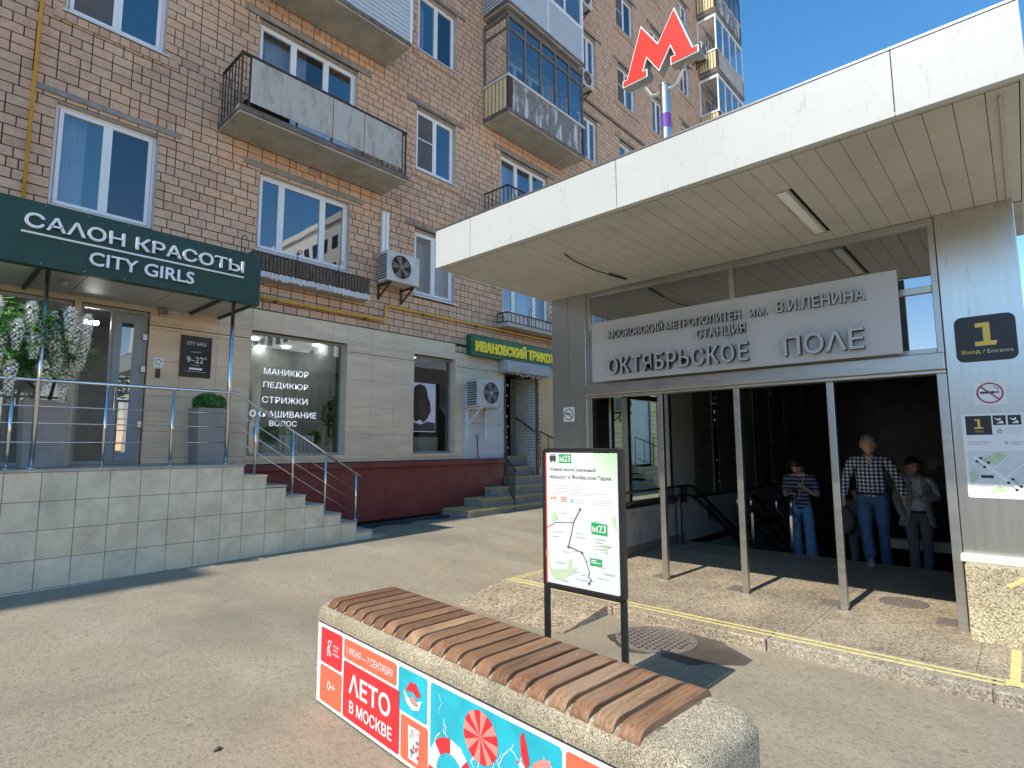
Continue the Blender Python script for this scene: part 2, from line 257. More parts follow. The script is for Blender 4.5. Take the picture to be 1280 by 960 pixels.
# ---------------------------------------------------------------- mesh builder
WL = {}
class MB:
    def __init__(s): s.v = []; s.f = []; s.m = []; s.t = []
    def add(s, vs, fs, m=0, tone=0.):
        o = len(s.v); s.v += [tuple(p) for p in vs]
        for f in fs: s.f.append([o+i for i in f]); s.m.append(m); s.t.append(tone)
        return s
    def box(s, x0, y0, z0, x1, y1, z1, m=0, tone=0., skip=''):
        if x0 > x1: x0, x1 = x1, x0
        if y0 > y1: y0, y1 = y1, y0
        if z0 > z1: z0, z1 = z1, z0
        vs = [(x0,y0,z0),(x1,y0,z0),(x1,y1,z0),(x0,y1,z0),(x0,y0,z1),(x1,y0,z1),(x1,y1,z1),(x0,y1,z1)]
        fs = {'d':(0,3,2,1),'u':(4,5,6,7),'f':(0,1,5,4),'b':(2,3,7,6),'l':(3,0,4,7),'r':(1,2,6,5)}
        return s.add(vs, [f for k, f in fs.items() if k not in skip], m, tone)
    def obox(s, c, ax, ay, az, m=0):
        c = Vector(c); ax, ay, az = Vector(ax), Vector(ay), Vector(az); vs = []
        for k in (-1, 1):
            for i, j in ((-1,-1),(1,-1),(1,1),(-1,1)): vs.append(c+ax*i+ay*j+az*k)
        return s.add(vs, [(0,3,2,1),(4,5,6,7),(0,1,5,4),(2,3,7,6),(3,0,4,7),(1,2,6,5)], m)
    def bar(s, a, b, w, h, m=0, up=(0, 0, 1)):
        a, b = Vector(a), Vector(b); d = (b-a); L = d.length; d.normalize(); u = Vector(up)
        r = d.cross(u)
        if r.length < 1e-4: r = d.cross(Vector((1, 0, 0)))
        r.normalize(); u = r.cross(d).normalized()
        return s.obox((a+b)/2, d*L/2, r*w/2, u*h/2, m)
    def tube(s, pts, r, n=8, m=0, caps=True):
        pts = [Vector(p) for p in pts]; rings = []; prev = None
        for i, p in enumerate(pts):
            a = pts[max(0, i-1)]; b = pts[min(len(pts)-1, i+1)]; d = (b-a).normalized()
            if prev is None:
                h = Vector((0, 0, 1)) if abs(d.z) < .9 else Vector((1, 0, 0)); x = d.cross(h).normalized()
            else:
                x = prev-d*prev.dot(d)
                x = x.normalized() if x.length > 1e-5 else d.orthogonal().normalized()
            prev = x; y = d.cross(x); rr = r[i] if isinstance(r, (list, tuple)) else r
            rings.append([p+(x*math.cos(2*math.pi*k/n)+y*math.sin(2*math.pi*k/n))*rr for k in range(n)])
        vs = [q for g in rings for q in g]; fs = []
        for i in range(len(rings)-1):
            for k in range(n):
                fs.append((i*n+k, i*n+(k+1) % n, (i+1)*n+(k+1) % n, (i+1)*n+k))
        if caps: fs.append(tuple(range(n))[::-1]); fs.append(tuple((len(rings)-1)*n+k for k in range(n)))
        return s.add(vs, fs, m)
    def lathe(s, c, prof, n=16, m=0, axis='z'):
        vs = []; fs = []; c = Vector(c)
        for (r, h) in prof:
            for k in range(n):
                a = 2*math.pi*k/n; q = (r*math.cos(a), r*math.sin(a), h)
                if axis == 'y': q = (q[0], h, q[1])
                if axis == 'x': q = (h, q[0], q[1])
                vs.append(c+Vector(q))
        for i in range(len(prof)-1):
            for k in range(n): fs.append((i*n+k, i*n+(k+1) % n, (i+1)*n+(k+1) % n, (i+1)*n+k))
        fs.append(tuple(range(n))[::-1]); fs.append(tuple((len(prof)-1)*n+k for k in range(n)))
        return s.add(vs, fs, m)
    def prism(s, poly, fn, d0, d1, m=0):
        """poly in 2-D, fn(a,b,c)->3-D"""
        n = len(poly); vs = [fn(a, b, d0) for a, b in poly]+[fn(a, b, d1) for a, b in poly]
        fs = [tuple(range(n)), tuple(range(n, 2*n))[::-1]]+[(i, i+n, (i+1) % n+n, (i+1) % n) for i in range(n)]
        return s.add(vs, fs, m)
    def sphere(s, c, r, nu=10, nv=7, m=0, sx=1, sy=1, sz=1):
        vs = []; fs = []; c = Vector(c)
        for j in range(nv+1):
            th = math.pi*j/nv
            for i in range(nu):
                a = 2*math.pi*i/nu; vs.append(c+Vector((r*sx*math.sin(th)*math.cos(a), r*sy*math.sin(th)*math.sin(a), r*sz*math.cos(th))))
        for j in range(nv):
            for i in range(nu): fs.append((j*nu+i, (j+1)*nu+i, (j+1)*nu+(i+1) % nu, j*nu+(i+1) % nu))
        return s.add(vs, fs, m)
    def build(s, name, mats, parent=None, smooth=False, bevel=0, seg=2, kind=None, label=None, cat=None, group=None, origin=None, tone=False):
        if not isinstance(mats, (list, tuple)): mats = [mats]
        if origin is None:
            xs = [p[0] for p in s.v]; ys = [p[1] for p in s.v]; zs = [p[2] for p in s.v]
            origin = ((min(xs)+max(xs))/2, (min(ys)+max(ys))/2, min(zs))
        o = Vector(origin); me = bpy.data.meshes.new(name)
        me.from_pydata([(p[0]-o.x, p[1]-o.y, p[2]-o.z) for p in s.v], [], s.f)
        for m in mats: me.materials.append(m)
        me.polygons.foreach_set('material_index', s.m)
        if tone:
            a = me.attributes.new('tone', 'FLOAT', 'FACE'); a.data.foreach_set('value', s.t)
        if smooth: me.polygons.foreach_set('use_smooth', [True]*len(me.polygons))
        me.validate(); me.update()
        ob = bpy.data.objects.new(name, me); COL.objects.link(ob)
        place(ob, o, parent)
        if smooth:
            pass
        if bevel:
            b = ob.modifiers.new('bevel', 'BEVEL'); b.width = bevel; b.segments = seg; b.limit_method = 'ANGLE'; b.angle_limit = .7
        tags(ob, label, cat, group, kind)
        return ob
def build_split(mb, gap, name, mats, parent, **kw):
    """build one object per group of islands lying closer than gap"""
    par = list(range(len(mb.v)))
    def find(i):
        while par[i] != i: par[i] = par[par[i]]; i = par[i]
        return i
    for f in mb.f:
        for i in f[1:]: par[find(i)] = find(f[0])
    isl = {}
    for k, f in enumerate(mb.f): isl.setdefault(find(f[0]), []).append(k)
    bx = []
    for fl in isl.values():
        P = [mb.v[i] for k in fl for i in mb.f[k]]; bx.append([[min(p[a] for p in P) for a in range(3)], [max(p[a] for p in P) for a in range(3)], list(fl)])
    i = 0
    while i < len(bx):
        j = i+1; merged = False
        while j < len(bx):
            A, B = bx[i], bx[j]
            if all(A[0][a]-gap < B[1][a] and B[0][a]-gap < A[1][a] for a in range(3)):
                A[0] = [min(A[0][a], B[0][a]) for a in range(3)]; A[1] = [max(A[1][a], B[1][a]) for a in range(3)]; A[2] += B[2]; bx.pop(j); merged = True
            else: j += 1
        if not merged: i += 1
    out = None
    for _, _, fl in bx:
        q = MB(); idx = {}
        for k in fl:
            g = []
            for v in mb.f[k]:
                if v not in idx: idx[v] = len(q.v); q.v.append(mb.v[v])
                g.append(idx[v])
            q.f.append(g); q.m.append(mb.m[k]); q.t.append(mb.t[k])
        o = q.build(name, mats, parent, **kw); out = out or o
    return out
def place(ob, w, parent):
    w = Vector(w); WL[ob.name] = w
    if parent is not None:
        ob.parent = parent; ob.location = w-WL[parent.name]
    else: ob.location = w
def tags(o, label=None, cat=None, group=None, kind=None):
    if label: o['label'] = label
    if cat: o['category'] = cat
    if group: o['group'] = group
    if kind: o['kind'] = kind
    return o
def thing(name, loc, label, cat, group=None):
    o = bpy.data.objects.new(name, None); COL.objects.link(o); o.empty_display_size = .2
    place(o, loc, None); return tags(o, label, cat, group)
def inst(src, w, parent=None, label=None):
    o = src.copy(); COL.objects.link(o)
    for k in list(o.keys()):
        if k in ('label', 'category', 'group', 'kind'): del o[k]
    place(o, w, parent)
    if label: o['label'] = label
    return o
def copy_thing(src, delta, label, scale=1.):
    d = Vector(delta)
    r = src.copy(); COL.objects.link(r); place(r, WL[src.name]+d, None); r['label'] = label
    for c in list(src.children):
        k = c.copy(); COL.objects.link(k); place(k, WL[c.name]+d, r)
        for g in list(c.children):
            q = g.copy(); COL.objects.link(q); place(q, WL[g.name]+d, k)
    return r
def rects_minus(x0, x1, z0, z1, holes):
    xs = sorted({x0, x1}|{min(max(h[i], x0), x1) for h in holes for i in (0, 1)})
    zs = sorted({z0, z1}|{min(max(h[i], z0), z1) for h in holes for i in (2, 3)})
    out = []
    for j in range(len(zs)-1):
        run = None
        for i in range(len(xs)-1):
            cx, cz = (xs[i]+xs[i+1])/2, (zs[j]+zs[j+1])/2
            inside = any(h[0] < cx < h[1] and h[2] < cz < h[3] for h in holes)
            if not inside:
                if run is None: run = xs[i]
            if inside or i == len(xs)-2:
                if run is not None:
                    out.append((run, xs[i] if inside else xs[i+1], zs[j], zs[j+1])); run = None
    return out

# ---------------------------------------------------------------- lettering
_T = {}
def text_raw(body, off=0., gap=1.):
    k = (body, gap)
    if k in _T: return _T[k]
    c = bpy.data.curves.new('t', 'FONT'); c.body = body; c.size = 1; c.space_character = gap; c.resolution_u = 3
    o = bpy.data.objects.new('t', c); COL.objects.link(o)
    dg = bpy.context.evaluated_depsgraph_get(); me = bpy.data.meshes.new_from_object(o.evaluated_get(dg))
    vs = [(v.co.x, v.co.y) for v in me.vertices]; fs = [list(p.vertices) for p in me.polygons]
    bpy.data.objects.remove(o); bpy.data.curves.remove(c); bpy.data.meshes.remove(me)
    _T[k] = (vs, fs); return _T[k]
class Plane:
    """local drawing plane: right r, up u, outwards n"""
    def __init__(s, o, r, u): s.o = Vector(o); s.r = Vector(r).normalized(); s.u = Vector(u).normalized(); s.n = s.r.cross(s.u)
    def p(s, a, b, c=0): return s.o+s.r*a+s.u*b+s.n*c
    def rect(s, mb, a0, b0, a1, b1, c=0, m=0, rad=0., th=0.):
        s.poly(mb, rrect(a0, b0, a1, b1, rad), c, m, th)
    def poly(s, mb, pts, c=0, m=0, th=0.):
        n = len(pts)
        if th: mb.prism(pts[::-1], lambda a, b, d: s.p(a, b, d), c, c+th, m)
        else: mb.add([s.p(a, b, c) for a, b in pts], [tuple(range(n))], m)
    def disc(s, mb, a, b, r, c=0, m=0, n=20, ry=None):
        ry = ry or r; s.poly(mb, [(a+r*math.cos(2*math.pi*i/n), b+ry*math.sin(2*math.pi*i/n)) for i in range(n)], c, m)
    def ring(s, mb, a, b, r0, r1, c=0, m=0, n=28, a0=0, a1=2*math.pi, sy=1.):
        for i in range(n):
            t, t2 = a0+(a1-a0)*i/n, a0+(a1-a0)*(i+1)/n
            q = [(a+r0*math.cos(t), b+sy*r0*math.sin(t)), (a+r1*math.cos(t), b+sy*r1*math.sin(t)), (a+r1*math.cos(t2), b+sy*r1*math.sin(t2)), (a+r0*math.cos(t2), b+sy*r0*math.sin(t2))]
            mb.add([s.p(x, y, c) for x, y in q], [(0, 1, 2, 3)], m)
    def line(s, mb, pts, w, c=0, m=0):
        for (x0, y0), (x1, y1) in zip(pts, pts[1:]):
            dx, dy = x1-x0, y1-y0; L = math.hypot(dx, dy) or 1; ox, oy = -dy/L*w/2, dx/L*w/2
            mb.add([s.p(x0+ox, y0+oy, c), s.p(x0-ox, y0-oy, c), s.p(x1-ox, y1-oy, c), s.p(x1+ox, y1+oy, c)], [(0, 1, 2, 3)], m)
    def text(s, mb, body, a0, b0, w, h, c=0, m=0, off=0., th=0., keep=False, bold=0.):
        """lettering stretched to exactly w x h with lower left corner a0,b0; weight from slightly shifted layers"""
        off = max(off, 0)
        if off and not bold: bold = off*h*.75
        if bold:
            for k in range(6):
                t = 2*math.pi*k/6; s.text(mb, body, a0+bold+bold*math.cos(t), b0+bold+bold*math.sin(t), w-2*bold if w else w, h-2*bold, c+.00012*(k+1), m)
            off = 0; a0 += bold; b0 += bold; w = w-2*bold if w else w; h -= 2*bold
        vs, fs = text_raw(body, 0.); x0 = min(v[0] for v in vs); x1 = max(v[0] for v in vs); y0 = min(v[1] for v in vs); y1 = max(v[1] for v in vs)
        sy = h/(y1-y0); sx = w/(x1-x0) if w else sy
        P = [(a0+(v[0]-x0)*sx, b0+(v[1]-y0)*sy) for v in vs]
        if not th: mb.add([s.p(a, b, c) for a, b in P], fs, m); return
        n = len(P); V = [s.p(a, b, c+th) for a, b in P]+[s.p(a, b, c) for a, b in P]
        cnt = {}
        for f in fs:
            for i in range(len(f)): cnt[(f[i], f[(i+1) % len(f)])] = 1
        F = [tuple(f) for f in fs]
        for (i, j) in cnt:
            if (j, i) not in cnt: F.append((j, i, i+n, j+n))
        mb.add(V, F, m)
    def letters(s, body, a0, b0, w, h, c, th, mats, parent, off=0., name='letter', bev=0., gap=1.):
        """raised lettering, one object per letter; weight from shifted layers inside each letter"""
        bold = off*h*.8; a0 += bold; b0 += bold; w -= 2*bold; h -= 2*bold
        vs, fs = text_raw(body, 0., gap); x0 = min(v[0] for v in vs); x1 = max(v[0] for v in vs); y0 = min(v[1] for v in vs); y1 = max(v[1] for v in vs)
        sy = h/(y1-y0); sx = w/(x1-x0)
        par = list(range(len(vs)))
        def find(i):
            while par[i] != i: par[i] = par[par[i]]; i = par[i]
            return i
        for f in fs:
            for i in f[1:]: par[find(i)] = find(f[0])
        isl = {}
        for fi, f in enumerate(fs): isl.setdefault(find(f[0]), []).append(fi)
        grp = []
        for k, fl in isl.items():
            xs = [vs[i][0] for f in fl for i in fs[f]]; grp.append([min(xs), max(xs), list(fl)])
        grp.sort(); out = []
        for g in grp:
            if out and g[0] < out[-1][1]-.25*min(g[1]-g[0], out[-1][1]-out[-1][0]): out[-1][1] = max(out[-1][1], g[1]); out[-1][2] += g[2]
            else: out.append(g)
        for g in out:
            idx = {}; P = []; F = []; cnt = {}
            for f in g[2]:
                q = []
                for i in fs[f]:
                    if i not in idx: idx[i] = len(P); P.append((a0+(vs[i][0]-x0)*sx, b0+(vs[i][1]-y0)*sy))
                    q.append(idx[i])
                F.append(tuple(q))
                for i in range(len(q)): cnt[(q[i], q[(i+1) % len(q)])] = 1
            n = len(P); E_ = [(j, i, i+n, j+n) for (i, j) in cnt if (j, i) not in cnt]; mb = MB()
            for k in range(7 if bold else 1):
                dx, dy = (0, 0) if k == 0 else (bold*math.cos(math.pi*k/3), bold*math.sin(math.pi*k/3)); e = .0002*k
                mb.add([s.p(a+dx, b+dy, c+th+e) for a, b in P]+[s.p(a+dx, b+dy, c-e) for a, b in P], F+E_)
                if isinstance(mats, list): mb.m[-len(E_):] = [1]*len(E_)
            mb.build(name, mats, parent)
def rrect(a0, b0, a1, b1, rad=0., n=4):
    if rad <= 0: return [(a0, b0), (a1, b0), (a1, b1), (a0, b1)]
    out = []
    for cx, cy, st in ((a1-rad, b0+rad, -90), (a1-rad, b1-rad, 0), (a0+rad, b1-rad, 90), (a0+rad, b0+rad, 180)):
        for i in range(n+1):
            t = math.radians(st+90*i/n); out.append((cx+rad*math.cos(t), cy+rad*math.sin(t)))
    return out
FRONT = lambda y: Plane((0, y, 0), (1, 0, 0), (0, 0, 1))            # facade drawing plane, a = X, b = Z
SIDE = lambda x: Plane((x, 0, 0), (0, -1, 0), (0, 0, 1))            # pavilion drawing plane, a = -Y, b = Z

# ================================================================ GROUND
WELL = (9.43, 17.0, 0.55, 4.5)                     # stairwell of the underpass
def gz(x, y):
    t = min(max((y-4.4)/4.1, 0), 1); t = t*t*(3-2*t)*.5+t*.5
    xx = min(max(x, -2), 12)
    return -.1+t*(.10+.013*xx)
def ground_sheet():
    xs = [-400, -150, -60, -30, -15]+[-8+.5*i for i in range(34)]+[9.43, 10, 11, 12, 13, 14, 15, 16, 17.0, 18, 20, 24, 30, 45, 90, 200, 400]
    ys = [-400, -150, -60, -30, -15, -8, -6, -5, -4, -3, -2.5, -2, -1.5, -1, -.5, 0, .55]+[1+.5*i for i in range(18)]+[10, 10.6, 14, 30, 100, 400]
    xs = sorted(set(xs)); ys = sorted(set(ys))
    vs = [(x, y, gz(x, y)) for y in ys for x in xs]; n = len(xs); fs = []
    for j in range(len(ys)-1):
        for i in range(n-1):
            cx, cy = (xs[i]+xs[i+1])/2, (ys[j]+ys[j+1])/2
            if WELL[0] < cx < WELL[1] and WELL[2] < cy < WELL[3]: continue
            fs.append((j*n+i, j*n+i+1, (j+1)*n+i+1, (j+1)*n+i))
    mb = MB(); mb.add(vs, fs); return mb
def asphalt():
    m = mat('asphalt', (.35, .30, .218), .82, var=.1, scale=1.1, bump=.35, bscale=130)
    t = m.node_tree; b = t.nodes['Principled BSDF']; src = b.inputs['Base Color'].links[0].from_socket
    g = nn(t, 'ShaderNodeNewGeometry')
    def layer(src, scale, lo, hi, col, amt, det=4, stretch=(1, 1, 1), dist=0):
        mp = nn(t, 'ShaderNodeMapping'); mp.inputs['Scale'].default_value = stretch; t.links.new(g.outputs['Position'], mp.inputs[0])
        n = nn(t, 'ShaderNodeTexNoise'); n.inputs['Scale'].default_value = scale; n.inputs['Detail'].default_value = det; n.inputs['Roughness'].default_value = .6; n.inputs['Distortion'].default_value = dist
        t.links.new(mp.outputs[0], n.inputs['Vector']); r = nn(t, 'ShaderNodeMapRange'); r.inputs[1].default_value = lo; r.inputs[2].default_value = hi; r.inputs[3].default_value = 0; r.inputs[4].default_value = amt
        t.links.new(n.outputs[0], r.inputs[0]); mx = nn(t, 'ShaderNodeMix', data_type='RGBA'); mx.inputs[7].default_value = (*col, 1)
        t.links.new(r.outputs[0], mx.inputs[0]); t.links.new(src, mx.inputs[6]); return mx.outputs[2]
    o = layer(src, 210, .5, .62, (.09, .082, .065), .7, 3)              # grit
    o = layer(o, 150, .6, .68, (.58, .53, .44), .6, 2)                 # pale stones
    o = layer(o, 9, .69, .72, (.13, .12, .11), .6, 2)                  # old gum spots
    o = layer(o, .55, .45, .7, (.20, .18, .14), .95, 8, dist=.6)      # worn patches
    o = layer(o, .9, .52, .75, (.42, .39, .31), .7, 6, (1, .4, 1))
    o = layer(o, 48, .48, .66, (.17, .155, .115), .8, 8, (1, .55, 1), .8)
    o = layer(o, 80, .6, .7, (.56, .53, .44), .5, 3)
    o = layer(o, 14, .62, .74, (.19, .17, .13), .5, 9, (1, .35, 1), 1.)
    o = layer(o, 5, .55, .8, (.20, .175, .14), .5, 10, (1, .6, 1), 1.2)
    o = layer(o, .5, .62, .72, (.34, .22, .17), .35, 4)
    t.links.new(o, b.inputs['Base Color']); return m
ASPH = asphalt()
ground = ground_sheet().build('ground', ASPH, smooth=True, kind='structure', origin=(0, 0, 0))

# ---- granite forecourt of the station entrance
slab = thing('granite_paving', (7.3, 2, 0), None, None); slab['kind'] = 'structure'
FX = 5.155
mb = MB()
# paving slabs with thin recessed joints
for i, (x0, x1) in enumerate(((5.47, 6.45), (6.455, 7.45), (7.455, 8.45), (8.455, 9.43))):
    ys = [-6, -4.4, -2.8, -1.2, .4, 1.6, 2.8, 4.0, 4.96]
    for y0, y1 in zip(ys, ys[1:]):
        MB().box(x0, y0, -.06, x1-.004, y1-.004, 0, skip='d').build('paving_slab', GRAN, slab)
MB().box(5.2, -6, -.14, 9.43, 4.955, -.012).box(9.43, -6, -.14, 17, .54, -.012).box(9.43, 4.52, -.14, 17, 4.955, -.012).build('slab_bed', KERBM, slab)
ks = [-6, -4.2, -2.3, -.55, .30, 1.78, 3.31, 4.96]
for y0, y1 in zip(ks, ks[1:]):
    MB().box(FX+R.uniform(-.006, .006), y0, -.16, 5.466, y1-.009, .0+R.uniform(-.004, .001)).build('kerb_stone', GRAN if y1 > 3 else KERBM, slab, bevel=.012)
yl = MB()
for x in (5.275, 5.365): yl.box(x, .24, .001, x+.032, 4.93, .004)
yl.box(5.30, .155, .001, 6.22, .215, .004); yl.box(5.3, .14, .001, 5.42, .235, .0045)
for y in (4.84, 4.90): yl.box(5.41, y-.012, .001, 6.5, y+.012, .0042)
yl.build('yellow_line', PAINTY, slab)
for (x, y) in ((6.78, 1.65), (6.72, 2.6), (6.77, .66), (6.74, 3.55)):
    MB().box(x-.12, y-.1, .001, x+.13, y+.09, .005).build('floor_plate', CAST, slab)
rp = MB(); rp.add([(4.35, 4.78, gz(4.35, 4.78)+.003), (4.33, 3.34, -.097), (5.155, 3.36, .0), (5.155, 4.96, .002), (4.35, 4.78, -.16), (4.33, 3.34, -.16), (5.155, 3.36, -.16), (5.155, 4.96, -.16)],
      [(0, 1, 2, 3), (0, 4, 5, 1), (1, 5, 6, 2), (2, 6, 7, 3), (3, 7, 4, 0)])
rp.build('granite_ramp', GRANR, slab)
MB().add([(4.35, 4.05, -.093), (5.14, 4.09, .0025), (5.14, 4.10, .0025), (4.35, 4.06, -.093)], [(0, 1, 2, 3)]).build('ramp_joint', MORTAR, slab)
# pebble-dash plinth below the right pier
lf_ = thing('litter', (1.41, 3.61, -.1), 'small dark crumpled leaf lying on the asphalt left of the bench', 'litter')
LP_ = (1.41, 3.61); ml_ = MB(); ml_.add([(LP_[0]-.03, LP_[1]-.012, -.098), (LP_[0]-.005, LP_[1]-.022, -.085), (LP_[0]+.03, LP_[1]-.004, -.097), (LP_[0]+.012, LP_[1]+.018, -.088), (LP_[0]-.016, LP_[1]+.016, -.096), (LP_[0], LP_[1], -.08)], [(0, 1, 5), (1, 2, 5), (2, 3, 5), (3, 4, 5), (4, 0, 5)]); ml_.build('leaf', TRUNKM, lf_)
# ---- foot of the plinth: grime, with the shade of the gap painted in
GRIME_SHADE = mat('wet_grime_shade', (.07, .06, .05), .6, var=.4, scale=5, bump=.2)
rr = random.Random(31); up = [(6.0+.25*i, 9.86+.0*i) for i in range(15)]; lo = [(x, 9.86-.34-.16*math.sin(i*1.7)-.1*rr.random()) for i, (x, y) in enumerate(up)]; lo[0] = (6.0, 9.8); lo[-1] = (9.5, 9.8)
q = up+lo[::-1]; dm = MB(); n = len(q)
dm.add([(x, y, gz(x, y)+.004) for x, y in q], [(i, i+1, n-2-i, n-1-i) for i in range(14)]); dm.build('grime_shade_strip', GRIME_SHADE, kind='structure')
# ---- manholes
def manhole(x, y, z, r, label, cover=.8, small=False):
    t = thing('manhole_cover', (x, y, z), label, 'manhole cover')
    MB().lathe((x, y, z-.02), [(r, 0), (r, .026), (r*.93, .027), (r*.93, .02)], 36).build('rim', CAST, t)
    mb = MB().lathe((x, y, z-.02), [(r*.92, 0), (r*.92, .024)], 36).build('lid', CAST, t)
    st = MB(); s = .055 if not small else .04; k = int(r/s)+1
    for i in range(-k, k+1):
        for j in range(-k, k+1):
            px_, py_ = (i+.5*(j % 2))*s*1.1, j*s
            if math.hypot(px_, py_) < r*.86: st.box(x+px_-s*.33, y+py_-s*.2, z+.004, x+px_+s*.33, y+py_+s*.2, z+.009)
    st.build('tread_pattern', NICK if not small else CAST, t)['kind'] = 'stuff'
    return t
manhole(4.80, 2.62, -.098, .36, 'round cast iron manhole cover in a wet patch of asphalt')
manhole(7.28, 1.08, .002, .22, 'small manhole cover let into the granite inside the station doorway', small=True)
wp = MB(); pts = []
rr = random.Random(5)
for i in range(48):
    a = 2*math.pi*i/48; r_ = .46+.06*math.sin(3*a+1)+.045*math.sin(7*a)+.025*rr.uniform(-1, 1)
    ext = max(0, math.cos(a+1.35))**3*.22
    pts.append((4.80+math.cos(a)*(r_*.92+ext*.6), 2.52+math.sin(a)*(r_+ext)))
wp.add([(x, y, gz(x, y)+.002) for x, y in pts if True], [tuple(range(48))])
WETM = mat('wet_asphalt', (.085, .075, .065), .28, var=.25, scale=5, bump=.15, bscale=120)
o = wp.build('wet_patch', WETM); o['kind'] = 'structure'

# ================================================================ BRICK APARTMENT BLOCK
YF = 10.0; TOPZ = 28.6; XL, XR = -18.2, 28.3
bld = thing('brick_apartment_building', (5, 10, 0), 'tall brown brick apartment block with white framed windows and shops below', 'building')
W = []            # (x0,x1,z0,z1,kind,floor)
for n in range(8):
    z = 3*n
    W += [(1.2, 2.5, 5.1+z, 6.66+z, 'two', n), (7.68, 8.9, 5.1+z, 6.62+z, 'two', n), (14.5, 15.35, 5.1+z, 6.6+z, 'two', n),
          (16.75, 18.0, 5.1+z, 6.6+z, 'two', n), (19.35, 20.25, 5.1+z, 6.6+z, 'two', n), (22.0, 23.0, 5.1+z, 6.6+z, 'two', n), (24.7, 26.9, 4.6+z, 6.3+z, 'two', n),
          (-6.5, -5, 5.1+z, 6.66+z, 'two', n), (-2.6, -.9, 5.1+z, 6.66+z, 'two', n)]
    W.append((4.12, 6.0, 5.22+z, 6.68+z, 'three', n) if n == 0 else (4.0, 6.1, 4.28+z, 6.62+z, 'door', n))
    W.append((10.62, 12.6, 5.15+z, 6.62+z, 'three', n) if n == 0 else (10.55, 12.6, 4.28+z, 6.62+z, 'door', n))
holes = [w[:4] for w in W]
SHOP = [(1.68, 2.55, 1.4, 3.76), (.05, 1.60, 1.4, 3.76), (4.12, 6.02, 1.49, 3.72), (7.70, 8.93, 1.49, 3.72), (10.66, 11.97, .6, 3.56), (13.6, 15.7, 2.05, 3.6), (17.0, 18.4, .9, 3.5)]
allh = holes+SHOP
mb = MB()
for (x0, x1, z0, z1) in rects_minus(XL, XR, 4.08, TOPZ, holes): mb.box(x0, YF+.012, z0, x1, YF+.40, z1)
for (x0, x1, z0, z1) in rects_minus(XL, XR, -.3, 4.08, SHOP): mb.box(x0, YF+.03, z0, x1, YF+.40, z1)
mb.box(XL, YF+.4, TOPZ-.3, XR, 24, TOPZ); mb.box(XR-.3, YF+.4, 0, XR, 24, TOPZ-.3); mb.box(XL, 23.7, 0, XR-.3, 24, TOPZ-.3)
mb.build('wall', MORTAR, bld)
MB().box(XL-12, 8.55, -.3, XL, 24, 24.3).build('added_shadow_wing', mat('far_brick', (.30, .19, .13), .9, var=.15, scale=6), bld)  # unseen wing, added and sized to cast the left ground shadow
MB().box(XL-.1, YF-.18, TOPZ, XR+.15, 24, TOPZ+.25).build('roof', CONCD, bld)
# dark rooms behind the windows, one slab of building depth
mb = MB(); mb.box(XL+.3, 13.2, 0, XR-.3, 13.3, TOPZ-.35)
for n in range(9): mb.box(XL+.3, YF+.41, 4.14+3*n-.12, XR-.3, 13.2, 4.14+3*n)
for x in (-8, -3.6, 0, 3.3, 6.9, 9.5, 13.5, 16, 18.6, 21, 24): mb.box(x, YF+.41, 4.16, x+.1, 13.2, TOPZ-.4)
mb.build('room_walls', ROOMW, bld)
# bricks
BW, BH, CZ = .26, .15, 4.12
stuff = MB(); near = []
def brick_row(z0, x0, x1, off):
    x = x0+off; cells = []
    if off > .03: cells.append((x0, x))
    while x < x1-.01:
        if R.random() < .22: w = BW/2
        else: w = BW
        e = min(x+w, x1)
        if x1-e < .05: e = x1
        cells.append((x, e)); x = e
    for a, b in cells:
        g = .0085
        if b-a < .03: continue
        c = ((a+b)/2, YF, z0+BH/2); q = proj(c)
        jy = R.uniform(-.004, .004); tone = R.random()
        item = (a+g, b-g, z0+g, z0+BH-g, jy, tone)
        if -10 < q[0] < 1290 and -10 < q[1] < 970 and not (c[0] < 3.6 and z0 < 4.75): near.append((q[2], item))
        else: stuff_b.append(item)
stuff_b = []
r = 0; z = CZ
def top_of(x): return TOPZ
while z < TOPZ-.01:
    blk = sorted((h[0], h[1]) for h in holes if h[2] < z+BH-.03 and h[3] > z+.03); segs = []; cur = XL
    for a_, b_ in blk: segs.append((cur, a_)); cur = b_
    segs.append((cur, XR))
    for (x0, x1) in segs:
        if x1-x0 > .03: brick_row(z, x0, x1, (BW/2 if r % 2 else 0)+(0 if x0 == XL else R.choice((0, .065, 0))))
    r += 1; z += BH
# extra courses where the cladding stops lower
for z in (3.92-.0,): brick_row(z, 8.95, 13.3, .1)
near.sort(key=lambda t: t[0])
BM = {}
for _, (a, b, z0, z1, jy, tone) in near[:298]:
    w = round((b-a)/.005)*.005; k = (w, int(tone*10))
    if k not in BM:
        me = MB().box(-w/2, 0, 0, w/2, .03, z1-z0, 0, (int(tone*10)+.5)/10, 'b')
        BM[k] = me
        ob = me.build('brick', BRICK, bld, tone=True, origin=(0, 0, 0)); place(ob, ((a+b)/2, YF+jy-.002, z0), bld); BM[k] = ob
    else: inst(BM[k], ((a+b)/2, YF+jy-.002, z0), bld)
for a, b, z0, z1, jy, tone in [t[1] for t in near[298:]]+stuff_b:
    stuff.box(a, YF+jy, z0, b, YF+.025, z1, 0, tone, 'b')
stuff.build('brickwork', BRICK, bld, kind='stuff', tone=True, origin=(5, 10, 4))

